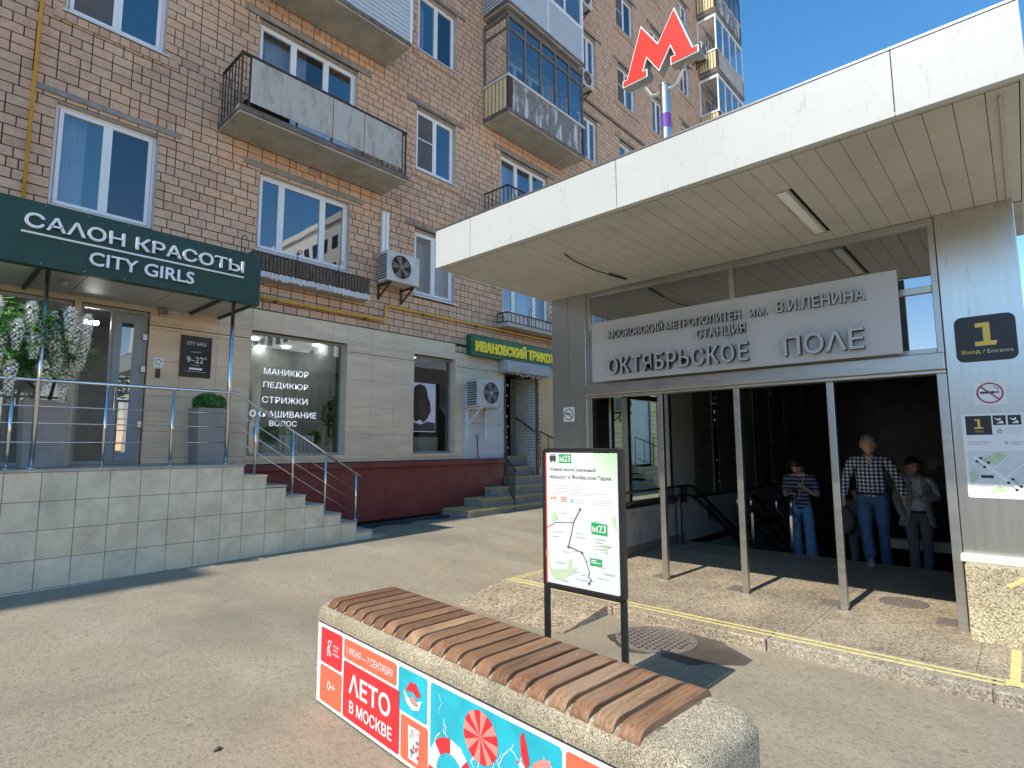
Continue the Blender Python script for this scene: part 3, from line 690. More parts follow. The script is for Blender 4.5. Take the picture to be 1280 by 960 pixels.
# ---- windows
def frame_boxes(mb, x0, x1, z0, z1, y, w, d=.06, m=0):
    mb.box(x0, y, z0, x1, y+d, z0+w, m); mb.box(x0, y, z1-w, x1, y+d, z1, m)
    mb.box(x0, y, z0+w, x0+w, y+d, z1-w, m); mb.box(x1-w, y, z0+w, x1, y+d, z1-w, m)
wr = random.Random(12)
REVEAL = mat('reveal_plaster', (.52, .45, .38), .9, var=.2, scale=8, dirt=.2)
def window(x0, x1, z0, z1, kind, curtain=0, sill=True, open_=None):
    y = YF+.10; mb = MB(); frame_boxes(mb, x0, x1, z0, z1, y, .05, .07)
    if kind == 'two': cuts = [x0+.05, x0+(x1-x0)*.5, x1-.05]
    elif kind == 'three': cuts = [x0+.05, x0+(x1-x0)*.25, x0+(x1-x0)*.70, x1-.05]
    else: cuts = [x0+.05, x0+(x1-x0)*.34, x0+(x1-x0)*.67, x1-.05]
    w = mb.build('window', WPVC, bld, bevel=.006, seg=1)
    zs = [z0+.05]*3
    if kind == 'door': zs = [z0+.05, z0+.95, z0+.95]
    for i in range(len(cuts)-1):
        a, b = cuts[i]+.004, cuts[i+1]-.004; f = MB()
        frame_boxes(f, a, b, zs[i], z1-.055, y-.018, .055, .07)
        if kind == 'door' and i == 0: f.box(a, y-.01, zs[i]+.05, b, y+.03, zs[i]+.75)
        if kind == 'door' and i > 0: f.box(a, y+.01, z0, b, y+.05, zs[i])
        f.build('sash', WPVC, w, bevel=.006, seg=1)
        zb = zs[i]+.05 if not (kind == 'door' and i == 0) else zs[i]+.75
        MB().add([(a+.05, y+.015, zb), (b-.05, y+.015, zb), (b-.05, y+.015, z1-.1), (a+.05, y+.015, z1-.1)], [(0, 1, 2, 3)]).build('pane', WIND if wr.random() < .6 else WIND2, w)
        if kind == 'two' and i == 0 and ((round(x0, 2), n_floor) in ((7.68, 1), (1.2, 1), (16.75, 4)) or (x0 > 14 and wr.random() < .25)):
            MB().box(a+.052, y-.012, zb, b-.052, y-.008, z1-.1).build('insect_net', NET, w); MB().box(a+.05, y-.02, (zb+z1)/2-.012, b-.05, y-.006, (zb+z1)/2+.012).build('net_bar', WPVC, w)
        if i < len(cuts)-2:
            MB().box(cuts[i+1]-.012, y-.025, zs[i], cuts[i+1]+.012, y-.018, z1-.055).build('mullion', WPVC, w)
    rv = MB(); rv.box(x0-.004, YF+.003, z0, x0+.006, y, z1); rv.box(x1-.006, YF+.003, z0, x1+.004, y, z1); rv.box(x0, YF+.003, z1-.006, x1, y, z1+.004); rv.build('reveal', REVEAL, w)
    if curtain:
        c = MB(); n = 26; vs = []
        wd_ = (x1-x0)*curtain
        for k in range(n+1):
            xx = x0+.03+wd_*k/n; vs += [(xx, y+.22+.03*math.sin(k*1.9), z0-.0), (xx, y+.22+.03*math.sin(k*1.9), z1)]
        c.add(vs, [(2*k, 2*k+2, 2*k+3, 2*k+1) for k in range(n)]).build('curtain', CURT, w, smooth=True)
    if sill and kind != 'door':
        MB().add([(x0-.03, YF-.05, z0-.03), (x1+.06, YF-.05, z0-.03), (x1+.06, y, z0+.004), (x0-.03, y, z0+.004), (x0-.03, YF-.05, z0-.055), (x1+.06, YF-.05, z0-.055), (x1+.06, y, z0-.03), (x0-.03, y, z0-.03)],
                 [(0, 1, 2, 3), (0, 4, 5, 1), (1, 5, 6, 2), (2, 6, 7, 3), (3, 7, 4, 0), (4, 7, 6, 5)]).build('sill', WPVC if n_floor == 0 else ALUW, w)
    return w
cr = random.Random(3)
LINT = mat('lintel_concrete', (.30, .275, .24), .9, var=.3, scale=6, bump=.4, dirt=.5)
for (x0, x1, z0, z1, k, n) in W:
    n_floor = n
    window(x0, x1, z0, z1, k, curtain=cr.choice((0, .3, .45, .5, 1.0)) if (x0, n) not in ((4.12, 0),) else 0)
    h = .10 if k != 'two' else .075; e = .27
    ze = z1+.07 if k == 'two' else z1+.05
    MB().box(x0-e, YF-.03, ze, x1+e+.05, YF+.02, ze+h+.01).build('lintel', LINT, bld, bevel=.008, seg=1)
    if k == 'two' and n > 0 and x0 > 1:       # brick sill course below the window
        s = MB(); xx = x0-.12
        while xx < x1+.12: s.box(xx, YF-.03, z0-.19, xx+.125, YF+.01, z0-.07, 0, R.random()*.5); xx += .135
        s.build('sill_course', BRICK, bld, tone=True)
# string course
MB().box(13.7, YF-.05, 13.07, XR, YF+.01, 13.16).build('string_course', CONCD, bld)

# ---- beige tile cladding, plinth
def clad(x0, x1, z0, z1, hs, xs, zs):
    for a, b in zip(xs, xs[1:]):
        for c, d in zip(zs, zs[1:]):
            for (p, q, r_, s) in rects_minus(max(a, x0), min(b, x1), max(c, z0), min(d, z1), hs):
                if q-p > .02 and s-r_ > .02:
                    jy = R.uniform(-.0015, .0015)
                    MB().box(p+.002, YF-.03+jy, r_+.002, q-.002, YF+.03, s-.002, skip='b').build('cladding_tile', BEIGE, bld)
hs = [(h[0], h[1], h[2], h[3]) for h in SHOP]
zs = [1.35, 1.90, 2.45, 3.0, 3.55, 4.10]
clad(-1.4, 4.12, 1.35, 4.10, hs, [-1.4+.55*i for i in range(12)], zs)
clad(4.12, 8.92, 1.35, 4.10, hs, [4.12, 4.65, 5.2, 5.7, 6.02, 6.6, 7.15, 7.70, 8.3, 8.92], zs)
clad(8.92, 10.64, 1.35, 3.90, hs+[(9.17, 10.56, 1.34, 3.05)], [8.92, 9.17, 9.9, 10.64], [1.35, 1.90, 2.45, 3.05, 3.55, 3.9])
MB().box(9.175, YF-.04, 1.345, 10.555, YF+.02, 3.045).build('painted_panel', PALEP, bld, bevel=.004)
MB().box(9.172, YF-.045, 2.2, 10.555, YF-.035, 2.206).build('panel_joint', GROUT, bld)
for (x0, x1, z0, z1) in (SHOP[2], SHOP[3]):      # reveals of the shop windows
    m_ = MB(); m_.box(x1-.003, YF-.034, z0, x1+.05, YF+.2, z1+.04); m_.box(x0-.04, YF-.034, z1, x1-.003, YF+.2, z1+.04); m_.box(x0-.04, YF-.05, z0-.05, x1+.05, YF+.2, z0); m_.build('window_reveal', BEIGE, bld)
pl = MB(); pl.box(3.4, YF-.10, .16, 10.54, YF+.02, 1.22)
pl.box(3.4, YF-.17, 1.22, 10.56, YF+.02, 1.335)
pl.build('plinth', MAROON, bld, bevel=.012)
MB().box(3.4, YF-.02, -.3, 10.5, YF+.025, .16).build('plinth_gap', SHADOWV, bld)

# ---- shop windows of the salon with furnished rooms behind
MB().box(-1, 12.9, 1.3, 9.6, 12.98, 4.0).box(-1, YF+.42, 1.25, 9.6, 12.9, 1.4).box(-1, YF+.42, 3.95, 9.6, 12.9, 4.0).box(6.4, YF+.42, 1.4, 6.5, 12.9, 3.95).build('salon_room', mat('salon_wall', (.42, .44, .43), .7, var=.15), bld)
def shop_window(h, name='shop_window'):
    x0, x1, z0, z1 = h; mb = MB(); frame_boxes(mb, x0+.003, x1-.003, z0+.003, z1-.003, YF+.11, .045, .06)
    w = mb.build(name, GREYBOX, bld)
    MB().add([(x0+.04, YF+.14, z0+.04), (x1-.04, YF+.14, z0+.04), (x1-.04, YF+.14, z1-.04), (x0+.04, YF+.14, z1-.04)], [(0, 1, 2, 3)]).build('pane', SHOPG, w)
    return w
w1 = shop_window(SHOP[2]); w2 = shop_window(SHOP[3])
P = FRONT(YF+.135); mb = MB()
for body, a, b, wd_, h in (('МАНИКЮР', 4.43, 2.97, .86, .115), ('ПЕДИКЮР', 4.43, 2.71, .86, .125), ('СТРИЖКИ', 4.42, 2.45, .87, .115), ('ОКРАШИВАНИЕ', 4.21, 2.19, 1.27, .115), ('ВОЛОС', 4.57, 2.03, .52, .10)):
    P.text(mb, body, a, b, wd_, h, off=0)
build_split(mb, 0.06, 'window_lettering', NEON, w1)
for x, y in ((4.97, 11.9), (5.9, 12.4), (6.3, 11.7), (5.5, 12.8), (8.8, 11.4), (9.3, 12.4)):
    MB().lathe((x, y, 3.92), [(.085, 0), (.085, .02)], 16).build('ceiling_lamp', LAMPON, bld)
def radiator(x, y, z, label):
    t = thing('radiator', (x, y, z), label, 'radiator')
    for k in range(9): MB().box(x+k*.08, y, z, x+k*.08+.06, y+.08, z+.42).build('fin', SIGNW, t, bevel=.01)
    MB().box(x-.02, y+.02, z+.04, x+.72, y+.06, z+.08).build('pipe', SIGNW, t)
radiator(4.95, YF+.5, 1.45, 'white radiator standing low behind the lettered salon window')
radiator(8.15, YF+.5, 1.45, 'white ribbed radiator below the screen in the narrow shop window')
def leafy(mb, c, r, n, size, mi=2, rnd=R, sz=1., flat=.3):
    for _ in range(n):
        while True:
            d = Vector((rnd.uniform(-1, 1), rnd.uniform(-1, 1), rnd.uniform(-1, 1)))
            if .15 < d.length < 1: break
        d = d*(.55+.45*rnd.random())
        p = Vector(c)+Vector((d.x*r[0], d.y*r[1], d.z*r[2])); s = size*rnd.uniform(.6, 1.3)
        ax = Vector((rnd.uniform(-1, 1), rnd.uniform(-1, 1), rnd.uniform(-.6, .3))).normalized(); ay = ax.orthogonal().normalized()
        ay = (ay*math.cos(rnd.random()*3)+ax.cross(ay)*math.sin(rnd.random()*3))
        mb.add([p-ax*s, p-ay*s*.35, p+ax*s, p+ay*s*.35], [(0, 1, 2, 3)], rnd.randrange(mi))
def pot_plant(x, y, z, label, h=1.0, r=.22, name='potted_plant'):
    t = thing(name, (x, y, z), label, 'plant')
    MB().lathe((x, y, z), [(.11, 0), (.15, .26), (.16, .27), (.14, .27)], 16).build('pot', SIGNW, t, smooth=False)
    MB().tube([(x, y, z+.25), (x+.02, y, z+.25+h*.7)], .012, 6).build('stem', TRUNKM, t)
    m_ = MB(); leafy(m_, (x, y, z+.3+h*.5), (r, r, h*.55), 420, .07); m_.build('foliage', [LEAFM, LEAF2], t)
pot_plant(6.2, 10.75, 1.42, 'tall leafy ficus in a white pot at the right edge of the salon window', 1.1, .26)
pot_plant(5.75, 10.7, 1.42, 'low plant in a white pot left of the tall ficus', .25, .14)
pot_plant(4.85, 10.75, 1.42, 'small dark plant in a white pot under the lettering of the salon window', .35, .2)
# lit screen with picture of long hair in narrow window
t = thing('advertising_screen', (8.75, 10.9, 1.98), 'lit advertising screen with long brown hair in the narrow shop window', 'screen')
Q = FRONT(10.85); m_ = MB(); Q.rect(m_, 8.33, 2.0, 9.05, 3.2, 0, 0, th=.01); m_.build('picture', SCREEN, t)
m_ = MB(); Q.poly(m_, [(8.34, 2.32), (8.44, 2.24), (8.56, 2.30), (8.68, 2.22), (8.80, 2.34), (8.90, 2.52), (8.88, 2.72), (8.80, 2.86), (8.78, 3.02), (8.70, 3.13), (8.56, 3.17), (8.42, 3.12), (8.34, 3.0)], .014, 0); m_.build('hair_picture', HAIRBR, t)
m_ = MB(); Q.poly(m_, [(8.34, 2.02), (9.04, 2.02), (9.04, 2.22), (8.80, 2.26), (8.60, 2.18), (8.34, 2.24)], .012, 0); m_.build('fabric_picture', PALEPK, t)
m_ = MB(); m_.box(8.3, 10.86, 1.95, 9.08, 10.9, 3.23); m_.build('casing', BLACKM, t)

# ---- salon entrance
d = SHOP[0]; mb = MB(); frame_boxes(mb, d[0]+.003, d[1]-.003, d[2]+.003, d[3]-.003, YF+.06, .05, .08); mb.box(2.07, YF+.06, 1.45, 2.10, YF+.13, 3.7)
dr = mb.build('door', GREYBOX, bld)
lf = MB(); lf.box(2.10, YF+.03, 1.44, 2.205, YF+.09, 3.69); lf.box(2.365, YF+.03, 1.44, 2.50, YF+.09, 3.69); lf.box(2.205, YF+.03, 1.44, 2.365, YF+.09, 1.58); lf.box(2.205, YF+.03, 3.55, 2.365, YF+.09, 3.69)
lf.build('door_leaf', DOORG, dr, bevel=.006)
MB().add([(2.2, YF+.06, 1.57), (2.37, YF+.06, 1.57), (2.37, YF+.06, 3.56), (2.2, YF+.06, 3.56)], [(0, 1, 2, 3)]).build('pane', WIND, dr)
mb = MB()
for z in (1.95, 2.8, 3.3): mb.box(2.47, YF-.03, z, 2.53, YF+.02, z+.10)
build_split(mb, 0.05, 'hinge', NICK, dr, bevel=.005)
MB().tube([(2.16, YF-.03, 2.2), (2.16, YF-.03, 2.6)], .012, 8).build('handle', POLISH, dr)
d = SHOP[1]; mb = MB(); frame_boxes(mb, d[0]+.003, d[1]-.003, d[2]+.003, d[3]-.003, YF+.06, .05, .08); mb.box(.8, YF+.06, 1.45, .84, YF+.13, 3.7); ew = mb.build('shop_window', GREYBOX, bld)
MB().add([(.08, YF+.09, 1.42), (1.57, YF+.09, 1.42), (1.57, YF+.09, 3.73), (.08, YF+.09, 3.73)], [(0, 1, 2, 3)]).build('pane', SHOPG, ew)
mb = MB(); FRONT(YF+.085).text(mb, 'CITY GIRLS', .62, 2.60, .92, .09); mb.build('window_lettering', SIGNW, ew)
mb = MB(); mb.box(1.74, 10.5, 3.55, 2.0, 10.62, 3.6); mb.build('lamp', LAMPON, dr)

# ---- balconies
def slab_box(x0, x1, z, y0=9.1):
    return MB().box(x0, y0, z, x1, YF-.002, z+.09)
def rail_bars(mb, pts, z0, z1, step=.13, r=.008):
    for (a, b) in zip(pts, pts[1:]):
        a_, b_ = Vector((*a, 0)), Vector((*b, 0)); L = (b_-a_).length; n = max(1, int(L/step))
        for i in range(n+1):
            q = a_.lerp(b_, i/n); mb.box(q.x-r, q.y-r, z0, q.x+r, q.y+r, z1)
        mb.bar((a[0], a[1], z1), (b[0], b[1], z1), .035, .03); mb.bar((a[0], a[1], z0), (b[0], b[1], z0), .02, .02)
def balcony(x0, x1, z, style):
    b = slab_box(x0, x1, z, 9.10).build('balcony', CONC, bld, bevel=.01)
    MB().box(x0-.02, 9.075, z+.035, x1+.02, YF-.003, z+.125).build('slab_edge', CONCD, b, bevel=.006, seg=1)
    top = z+1.08; f = 9.15
    if style == 'sheet':
        m_ = MB(); rail_bars(m_, [(x0+.03, 9.97), (x0+.03, f)], z+.13, top); rail_bars(m_, [(x1-.03, f), (x1-.03, 9.97)], z+.13, top, .2)
        m_.bar((x0, f, top), (x1, f, top), .05, .035); m_.bar((x0, f, z+.17), (x1, f, z+.17), .02, .02)
        for xx in (x0+.03, x0+.17, x0+1.0, x0+1.68, x0+2.35, x1-.12, x1-.03): m_.box(xx-.015, f-.015, z+.12, xx+.015, f+.015, top)
        m_.build('railing', RUST, b)
        for a, c in ((x0+.18, x0+1.67), (x0+1.685, x0+2.34), (x0+2.355, x1-.16)):
            MB().box(a, f-.045, z+.24, c, f-.03, top-.05).build('panel', SLATEP, b)
        m_ = MB()
        for k in range(8): m_.box(x0+.2, 9.4, z+.14+k*.04, x0+1.0, 9.7, z+.15+k*.04)
        m_.box(x0+.22, 9.42, z+.13, x0+.98, 9.68, z+.46); m_.build('storage_crate', RUST, b)
    elif style == 'siding':
        m_ = MB(); n = 11
        for k in range(n):
            zz = z+.12+k*.1
            MB().box(x0, f-.05, zz+.012, x1, f-.012, zz+.1).build('siding_board', SIDING, b, bevel=.004, seg=1)
            m_.add([(x0-.03, YF, zz), (x0-.05, f-.05, zz), (x0-.03, f-.05, zz+.1), (x0-.01, YF, zz+.1)], [(0, 1, 2, 3)])
            m_.add([(x1+.03, YF, zz), (x1+.05, f-.05, zz), (x1+.03, f-.05, zz+.1), (x1+.01, YF, zz+.1)], [(3, 2, 1, 0)])
        m_.build('side_siding', SIDING, b); MB().box(x0+.02, f-.011, z+.12, x1-.02, f+.02, z+1.2).build('siding_backing', GRILLE, b)
        m_ = MB()
        for xx in (x0-.04, x1-.02): m_.box(xx, f-.075, z+.1, xx+.06, f-.01, z+2.7)
        m_.box(x0+(x1-x0)*.5-.02, f-.065, z+.12, x0+(x1-x0)*.5+.02, f-.03, z+1.2); m_.box(x0-.02, f-.06, z+1.2, x1+.02, f+.02, z+1.26)
        build_split(m_, 0.02, 'corner_trim', WPVC, b)
        glaze(b, x0, x1, z+1.26, z+2.76, WPVC, 4, .05)
    elif style in ('wood', 'white'):
        fm = OLDWOOD if style == 'wood' else WPVC
        for i in range(2 if style == 'wood' else 1):
            a = x0+.18+i*(x1-x0-.3)/2; c = x0+.18+(i+1)*(x1-x0-.3)/2-.012 if style == 'wood' else x1-.05
            MB().box(a, f-.045, z+.14, c, f-.03, top-.09).build('panel', PEEL if style == 'wood' else SLATEP, b)
        m_ = MB()
        for k in range(6): m_.box(x0-.005, f+.02+k*.135, z+.16, x0+.012, f+.02+k*.135+.10, top-.1)
        m_.build('side_slats', YSLAT, b)
        m_ = MB(); m_.box(x0-.0, f-.06, z+.12, x0+.16, f-.02, top-.1); rail_bars(m_, [(x0+.02, 9.97), (x0+.02, f)], z+.13, top-.06); m_.box(x1-.06, f-.05, z+.12, x1, f, top-.05)
        m_.build('railing', RUST, b)
        m_ = MB(); m_.box(x0-.03, f-.08, top-.09, x1+.03, f+.02, top-.03); m_.box(x0-.03, f+.02, top-.09, x0+.05, YF, top-.03); m_.box(x1-.05, f+.02, top-.09, x1+.03, YF, top-.03)
        m_.build('parapet_cap', ALUW, b)
        glaze(b, x0, x1, top-.03, z+2.74, fm, 5 if style == 'wood' else 4, .06 if style == 'wood' else .05, style == 'wood')
    elif style == 'open':
        m_ = MB(); rail_bars(m_, [(x0+.03, 9.97), (x0+.03, f), (x1-.03, f), (x1-.03, 9.97)], z+.13, top); m_.build('railing', RUST, b)
        MB().box(x0+.2, f+.02, z+.15, x1-.9, f+.035, top-.15).build('panel', SLATEP, b)
    return b
def glaze(b, x0, x1, z0, z1, fm, n, w, old=False):
    f = 9.13; m_ = MB(); zt = z1-.38 if old else None
    for i in range(n+1):
        xx = x0+.02+(x1-x0-.04)*i/n; m_.box(xx-w/2, f-.03, z0, xx+w/2, f+.03, z1)
    m_.box(x0-.01, f-.035, z1-.06, x1+.01, f+.035, z1+.02); m_.box(x0, f-.028, z0, x1, f+.028, z0+.05)
    if old: m_.box(x0, f-.02, zt-.03, x1, f+.02, zt+.03)
    for xx in (x0+.02, x1-.02):
        m_.box(xx-w/2, f+.03, z1-.06, xx+w/2, YF, z1+.02); m_.box(xx-w/2, f+.03, z0, xx+w/2, YF, z0+.05); m_.box(xx-w/2, YF-.06, z0+.05, xx+w/2, YF, z1-.06)
        if old: m_.box(xx-.02, f+.03, zt-.03, xx+.02, YF-.06, zt+.03)
    m_.build('glazing_frame', fm, b)
    for i in range(n):
        a = x0+.02+(x1-x0-.04)*i/n+w/2; c = x0+.02+(x1-x0-.04)*(i+1)/n-w/2
        MB().add([(a, f, z0+.05), (c, f, z0+.05), (c, f, z1-.06), (a, f, z1-.06)], [(0, 1, 2, 3)]).build('pane', WIND, b)
    for xx in (x0+.02, x1-.02):
        MB().add([(xx, f+.03, z0+.05), (xx, YF-.06, z0+.05), (xx, YF-.06, z1-.06), (xx, f+.03, z1-.06)], [(0, 1, 2, 3)]).build('pane', WIND, b)
    MB().box(x0, f-.04, z1+.02, x1, YF, z1+.07).build('balcony_roof', CONCD if old else ALUW, b)
    if old:
        m_ = MB()
        for (a, c) in ((x0+.0, None), (x0+2.45, x0+2.6), (x0+2.75, x0+3.15)):
            if c is None:
                vs = [(x0+.06, f+.1+.1*k, z0+.06) for k in range(7)]+[(x0+.06+.03*math.sin(k*2), f+.1+.1*k, zt-.35+.3*math.sin(k*.5)) for k in range(7)]
                m_.add(vs, [(k, k+1, k+8, k+7) for k in range(6)])
            else: m_.add([(a, f+.08, z0), (c, f+.1, z0), (c, f+.08, zt-.15), (a+.1, f+.08, zt-.6)], [(0, 1, 2, 3)])
        build_split(m_, 0.03, 'hanging_cloth', BLUEC, b)
for n in range(1, 8): balcony(3.38, 6.78, 4.12+3*n, {1: 'sheet', 2: 'siding'}.get(n, 'wood' if n % 2 else 'white'))
for n in range(1, 8): balcony(9.88, 13.22, 4.12+3*n, {1: 'open', 2: 'wood', 3: 'siding'}.get(n, 'white' if n % 2 else 'wood'))
for n in range(1, 8): balcony(24.0, 27.3, 3.72+3*n, 'white' if n != 6 else 'wood')
# flower ledges of the first floor
b = MB().box(4.0, 9.7, 4.62, 6.32, YF-.002, 4.74).build('balcony', CONC, bld, bevel=.015)
m_ = MB()
for k in range(34): m_.box(3.98+k*.069, 9.70, 4.76, 3.98+k*.069+.052, 9.72, 5.06+.02*math.sin(k*2.2))
m_.box(3.96, 9.722, 4.74, 6.33, 9.735, 5.04); m_.box(3.97, 9.69, 5.05, 6.33, 9.75, 5.08); m_.box(3.96, 9.72, 4.74, 3.98, YF, 5.06); m_.box(6.31, 9.72, 4.74, 6.33, YF, 5.06)
m_.build('ledge_boarding', mat('charred_board', (.115, .085, .065), .9, var=.5, scale=25, dirt=.3), b)
m_ = MB()
for k in range(60): 
    xx = 4.02+k*.0385; m_.box(xx, 9.685, 4.63+R.uniform(-.03, .02), xx+.03, 9.70, 4.72+R.uniform(-.02, .03))
m_.build('crumbling_edge', ALUW, b)
m_ = MB()
for xx in (4.75, 5.6, 3.75): m_.tube([(xx, 9.68, 4.8), (xx, 9.68, 5.2), (xx+.02, 9.68, 5.27), (xx+.06, 9.66, 5.27), (xx+.08, 9.66, 5.2)], .008, 6)
build_split(m_, 0.05, 'iron_hook', RUST, b)
b = MB().box(10.35, 9.58, 4.72, 13.1, YF-.002, 4.82).build('balcony', CONC, bld, bevel=.01)
m_ = MB()
for k in range(25): m_.box(10.4+k*.11, 9.66, 4.82, 10.4+k*.11+.09, 9.68, 5.07)
m_.box(10.36, 9.64, 4.82, 10.42, 9.7, 5.15)
m_.build('white_balusters', ALUW, b)
m_ = MB(); rail_bars(m_, [(10.36, 9.95), (10.36, 9.6), (13.08, 9.6)], 4.84, 5.08, .16, .006)
for xx in (11.2, 12.1, 12.7): m_.tube([(xx, 9.58, 4.8), (xx, 9.58, 5.26), (xx+.04, 9.56, 5.32), (xx+.09, 9.56, 5.28)], .01, 6)
m_.build('railing', RUST, b)

# ---- right-hand ground floor, seen through the station glass and beside the pier
MB().box(12.02, YF-.03, .6, 13.2, YF+.03, 3.9).build('rendered_wall', PEACH, bld)
yt = MB()
for j in range(24):
    x0 = 13.2-(.21 if j % 2 else 0)
    while x0 < 28.2:
        for (p, q, r_, s) in rects_minus(max(x0, 13.2), min(x0+.42, 28.2), j*.16, min(j*.16+.16, 3.9), SHOP[5:]):
            if q-p > .02 and s-r_ > .02: yt.box(p+.006, YF-.02, r_+.006, q-.006, YF+.03, s-.006, skip='b')
        x0 += .42
yt.build('yellow_wall_tiles', YTILE, bld, kind='stuff')
x0, x1, z0, z1 = SHOP[5]; mb = MB(); frame_boxes(mb, x0+.003, x1-.003, z0, z1, YF+.08, .06, .06); mb.box(14.6, YF+.08, z0, 14.68, YF+.14, z1); w = mb.build('window', YSLAT, bld)
MB().add([(x0, YF+.11, z0), (x1, YF+.11, z0), (x1, YF+.11, z1), (x0, YF+.11, z1)], [(0, 1, 2, 3)]).build('pane', WIND2, w); MB().box(x0, YF+.16, z0, x1, YF+.2, z1).build('curtain', CURT, w)
MB().box(13.5, YF-.12, 1.93, 15.8, YF+.08, 2.03).build('sill', CONC, w)
x0, x1, z0, z1 = SHOP[6]; MB().box(x0, YF+.35, z0, x1, YF+.4, z1).box(x0, YF+.05, 1.0, x1-.02, YF+.35, 3.45).build('door', mat('blue_grey_door', (.40, .50, .55), .5), bld)

# ================================================================ SALON PORCH AND STEPS
YP = 8.5
porch = thing('entrance_porch', (2, 9.2, 0), 'raised porch clad in square pale tiles with a flight of steps at its right end', 'porch')
noses = [(3.49, 1.40), (3.83, 1.235), (4.14, 1.07), (4.46, .90), (4.79, .73), (5.10, .56), (5.40, .395), (5.71, .225), (5.99, .10)]
mb = MB(); mb.box(-3, YP+.02, -.2, 3.48, YF-.03, 1.36)
for (xa, za), (xb, zb) in zip(noses, noses[1:]): mb.box(xa-.01, YP+.02, -.2, xb-.01, YF-.1, zb-.03)
mb.build('core', GROUT, porch)
PT = [PTILE, mat('porch_tile_warm', (.70, .61, .44), .5, var=.1, scale=7, bump=.05, dirt=.35)]
def ptile(x0, x1, z0, z1):
    if x1-x0 < .02 or z1-z0 < .02: return
    j = R.uniform(-.0015, .0015)
    MB().box(x0+.003, YP+j, z0+.003, x1-.003, YP+.02, z1-.003, skip='b').build('tile', PT[0] if R.random() < .8 else PT[1], porch)
xs = [.86+.3333*i for i in range(-4, 8)]+[3.49]
zr = [1.365, 1.03, .70, .37, .035, -.2]
for a, b in zip(xs, xs[1:]):
    for c, d in zip(zr, zr[1:]): ptile(a, b, d, c)
for (xa, za), (xb, zb) in zip(noses, noses[1:]):
    for c, d in zip(zr, zr[1:]): ptile(xa, xb, d, min(c, zb-.03))
MB().box(-3, YP-.015, 1.366, 3.50, YF-.03, 1.40).build('coping', CONC, porch, bevel=.004, seg=1)
for (xa, za), (xb, zb) in zip(noses, noses[1:]):
    MB().box(xa-.0, YP-.008, zb-.03, xb+.01, YF-.175, zb).build('step', CONC if xa > 3.6 else BEIGE, porch, bevel=.004, seg=1)

hr = thing('stainless_handrail', (3, 8.6, 1.4), 'polished steel railing along the porch edge and down the steps', 'railing')
yy = 8.6
MB().tube([(.15, yy, 2.45), (3.32, yy, 2.45), (3.40, yy, 2.43), (5.50, yy, 1.135)], .022, 10).build('top_rail', POLISH, hr, smooth=True)
for x, z0, z1 in ((.88, 1.4, 2.32), (1.78, 1.4, 2.43), (2.54, 1.4, 2.43), (3.68, 1.22, 2.25), (4.28, .9, 1.89), (4.85, .56, 1.52), (5.43, .40, 1.17)):
    m_ = MB().tube([(x, yy, z0), (x, yy, z1)], .019, 8); m_.lathe((x, yy, z0), [(.04, 0), (.038, .012), (.02, .014)], 12); m_.build('post', POLISH, hr, smooth=True)
for z in (2.14, 1.94, 1.715): MB().tube([(.2, yy, z), (3.26, yy, z)], .008, 6).build('wire', POLISH, hr, smooth=True)
for d in (-.28, -.47, -.68): MB().tube([(3.42, yy, 2.42+d), (5.40, yy, 1.185+d)], .007, 6).build('wire', POLISH, hr, smooth=True)

# canopy with name board
cn = thing('salon_canopy', (2, 8.5, 3.8), 'dark green canopy of the beauty salon with raised white lettering', 'canopy')
X0, X1 = .52, 3.57
MB().box(X0, 8.43, 3.78, X1, 8.50, 4.55).build('sign_face', GREEN, cn, bevel=.006)
MB().box(X1-.04, 8.50, 3.80, X1, 9.96, 4.5).box(X0, 8.50, 3.80, X0+.04, 9.96, 4.5).build('side_face', GREEN, cn)
for a, b in ((X0+.05, 1.5), (1.51, 2.5), (2.51, X1-.05)):
    MB().box(a, 8.52, 3.83, b, 9.95, 3.85).build('underside_panel', GREYBOX, cn)
MB().box(X0+.04, 8.5, 4.44, X1-.04, 9.95, 4.48).build('roof_sheet', CONCD, cn)
MB().box(X1-.5, 8.51, 3.785, X1-.46, 9.9, 3.83).box(1.0, 8.51, 3.785, 1.04, 9.9, 3.83).box(X0, 8.5, 3.78, X1, 8.56, 3.82).build('frame', BLACKM, cn)
for x in (1.10, 3.26):
    m_ = MB().tube([(x, 8.6, 1.4), (x, 8.6, 3.79)], .027, 12); m_.lathe((x, 8.6, 1.4), [(.05, 0), (.048, .015), (.03, .02)], 14); m_.build('post', POLISH, cn, smooth=True)
P = FRONT(8.43)
P.letters('САΛОН КРАСОТЫ', .82, 4.215, 2.48, .175, .012, .035, SIGNW, cn, off=.022)
MB().box(.80, 8.40, 4.145, 3.31, 8.43, 4.165).build('underline', SIGNW, cn)
P.letters('CITY GIRLS', 1.45, 3.90, 1.19, .17, .012, .035, SIGNW, cn, off=.02)
m_ = MB()
for x in [X0+.06+.42*k for k in range(8)]:
    for z in (3.81, 4.52): m_.lathe((x, 8.428, z), [(.006, 0), (.006, -.004)], 6, axis='y')
build_split(m_, 0.05, 'screw', NICK, cn)

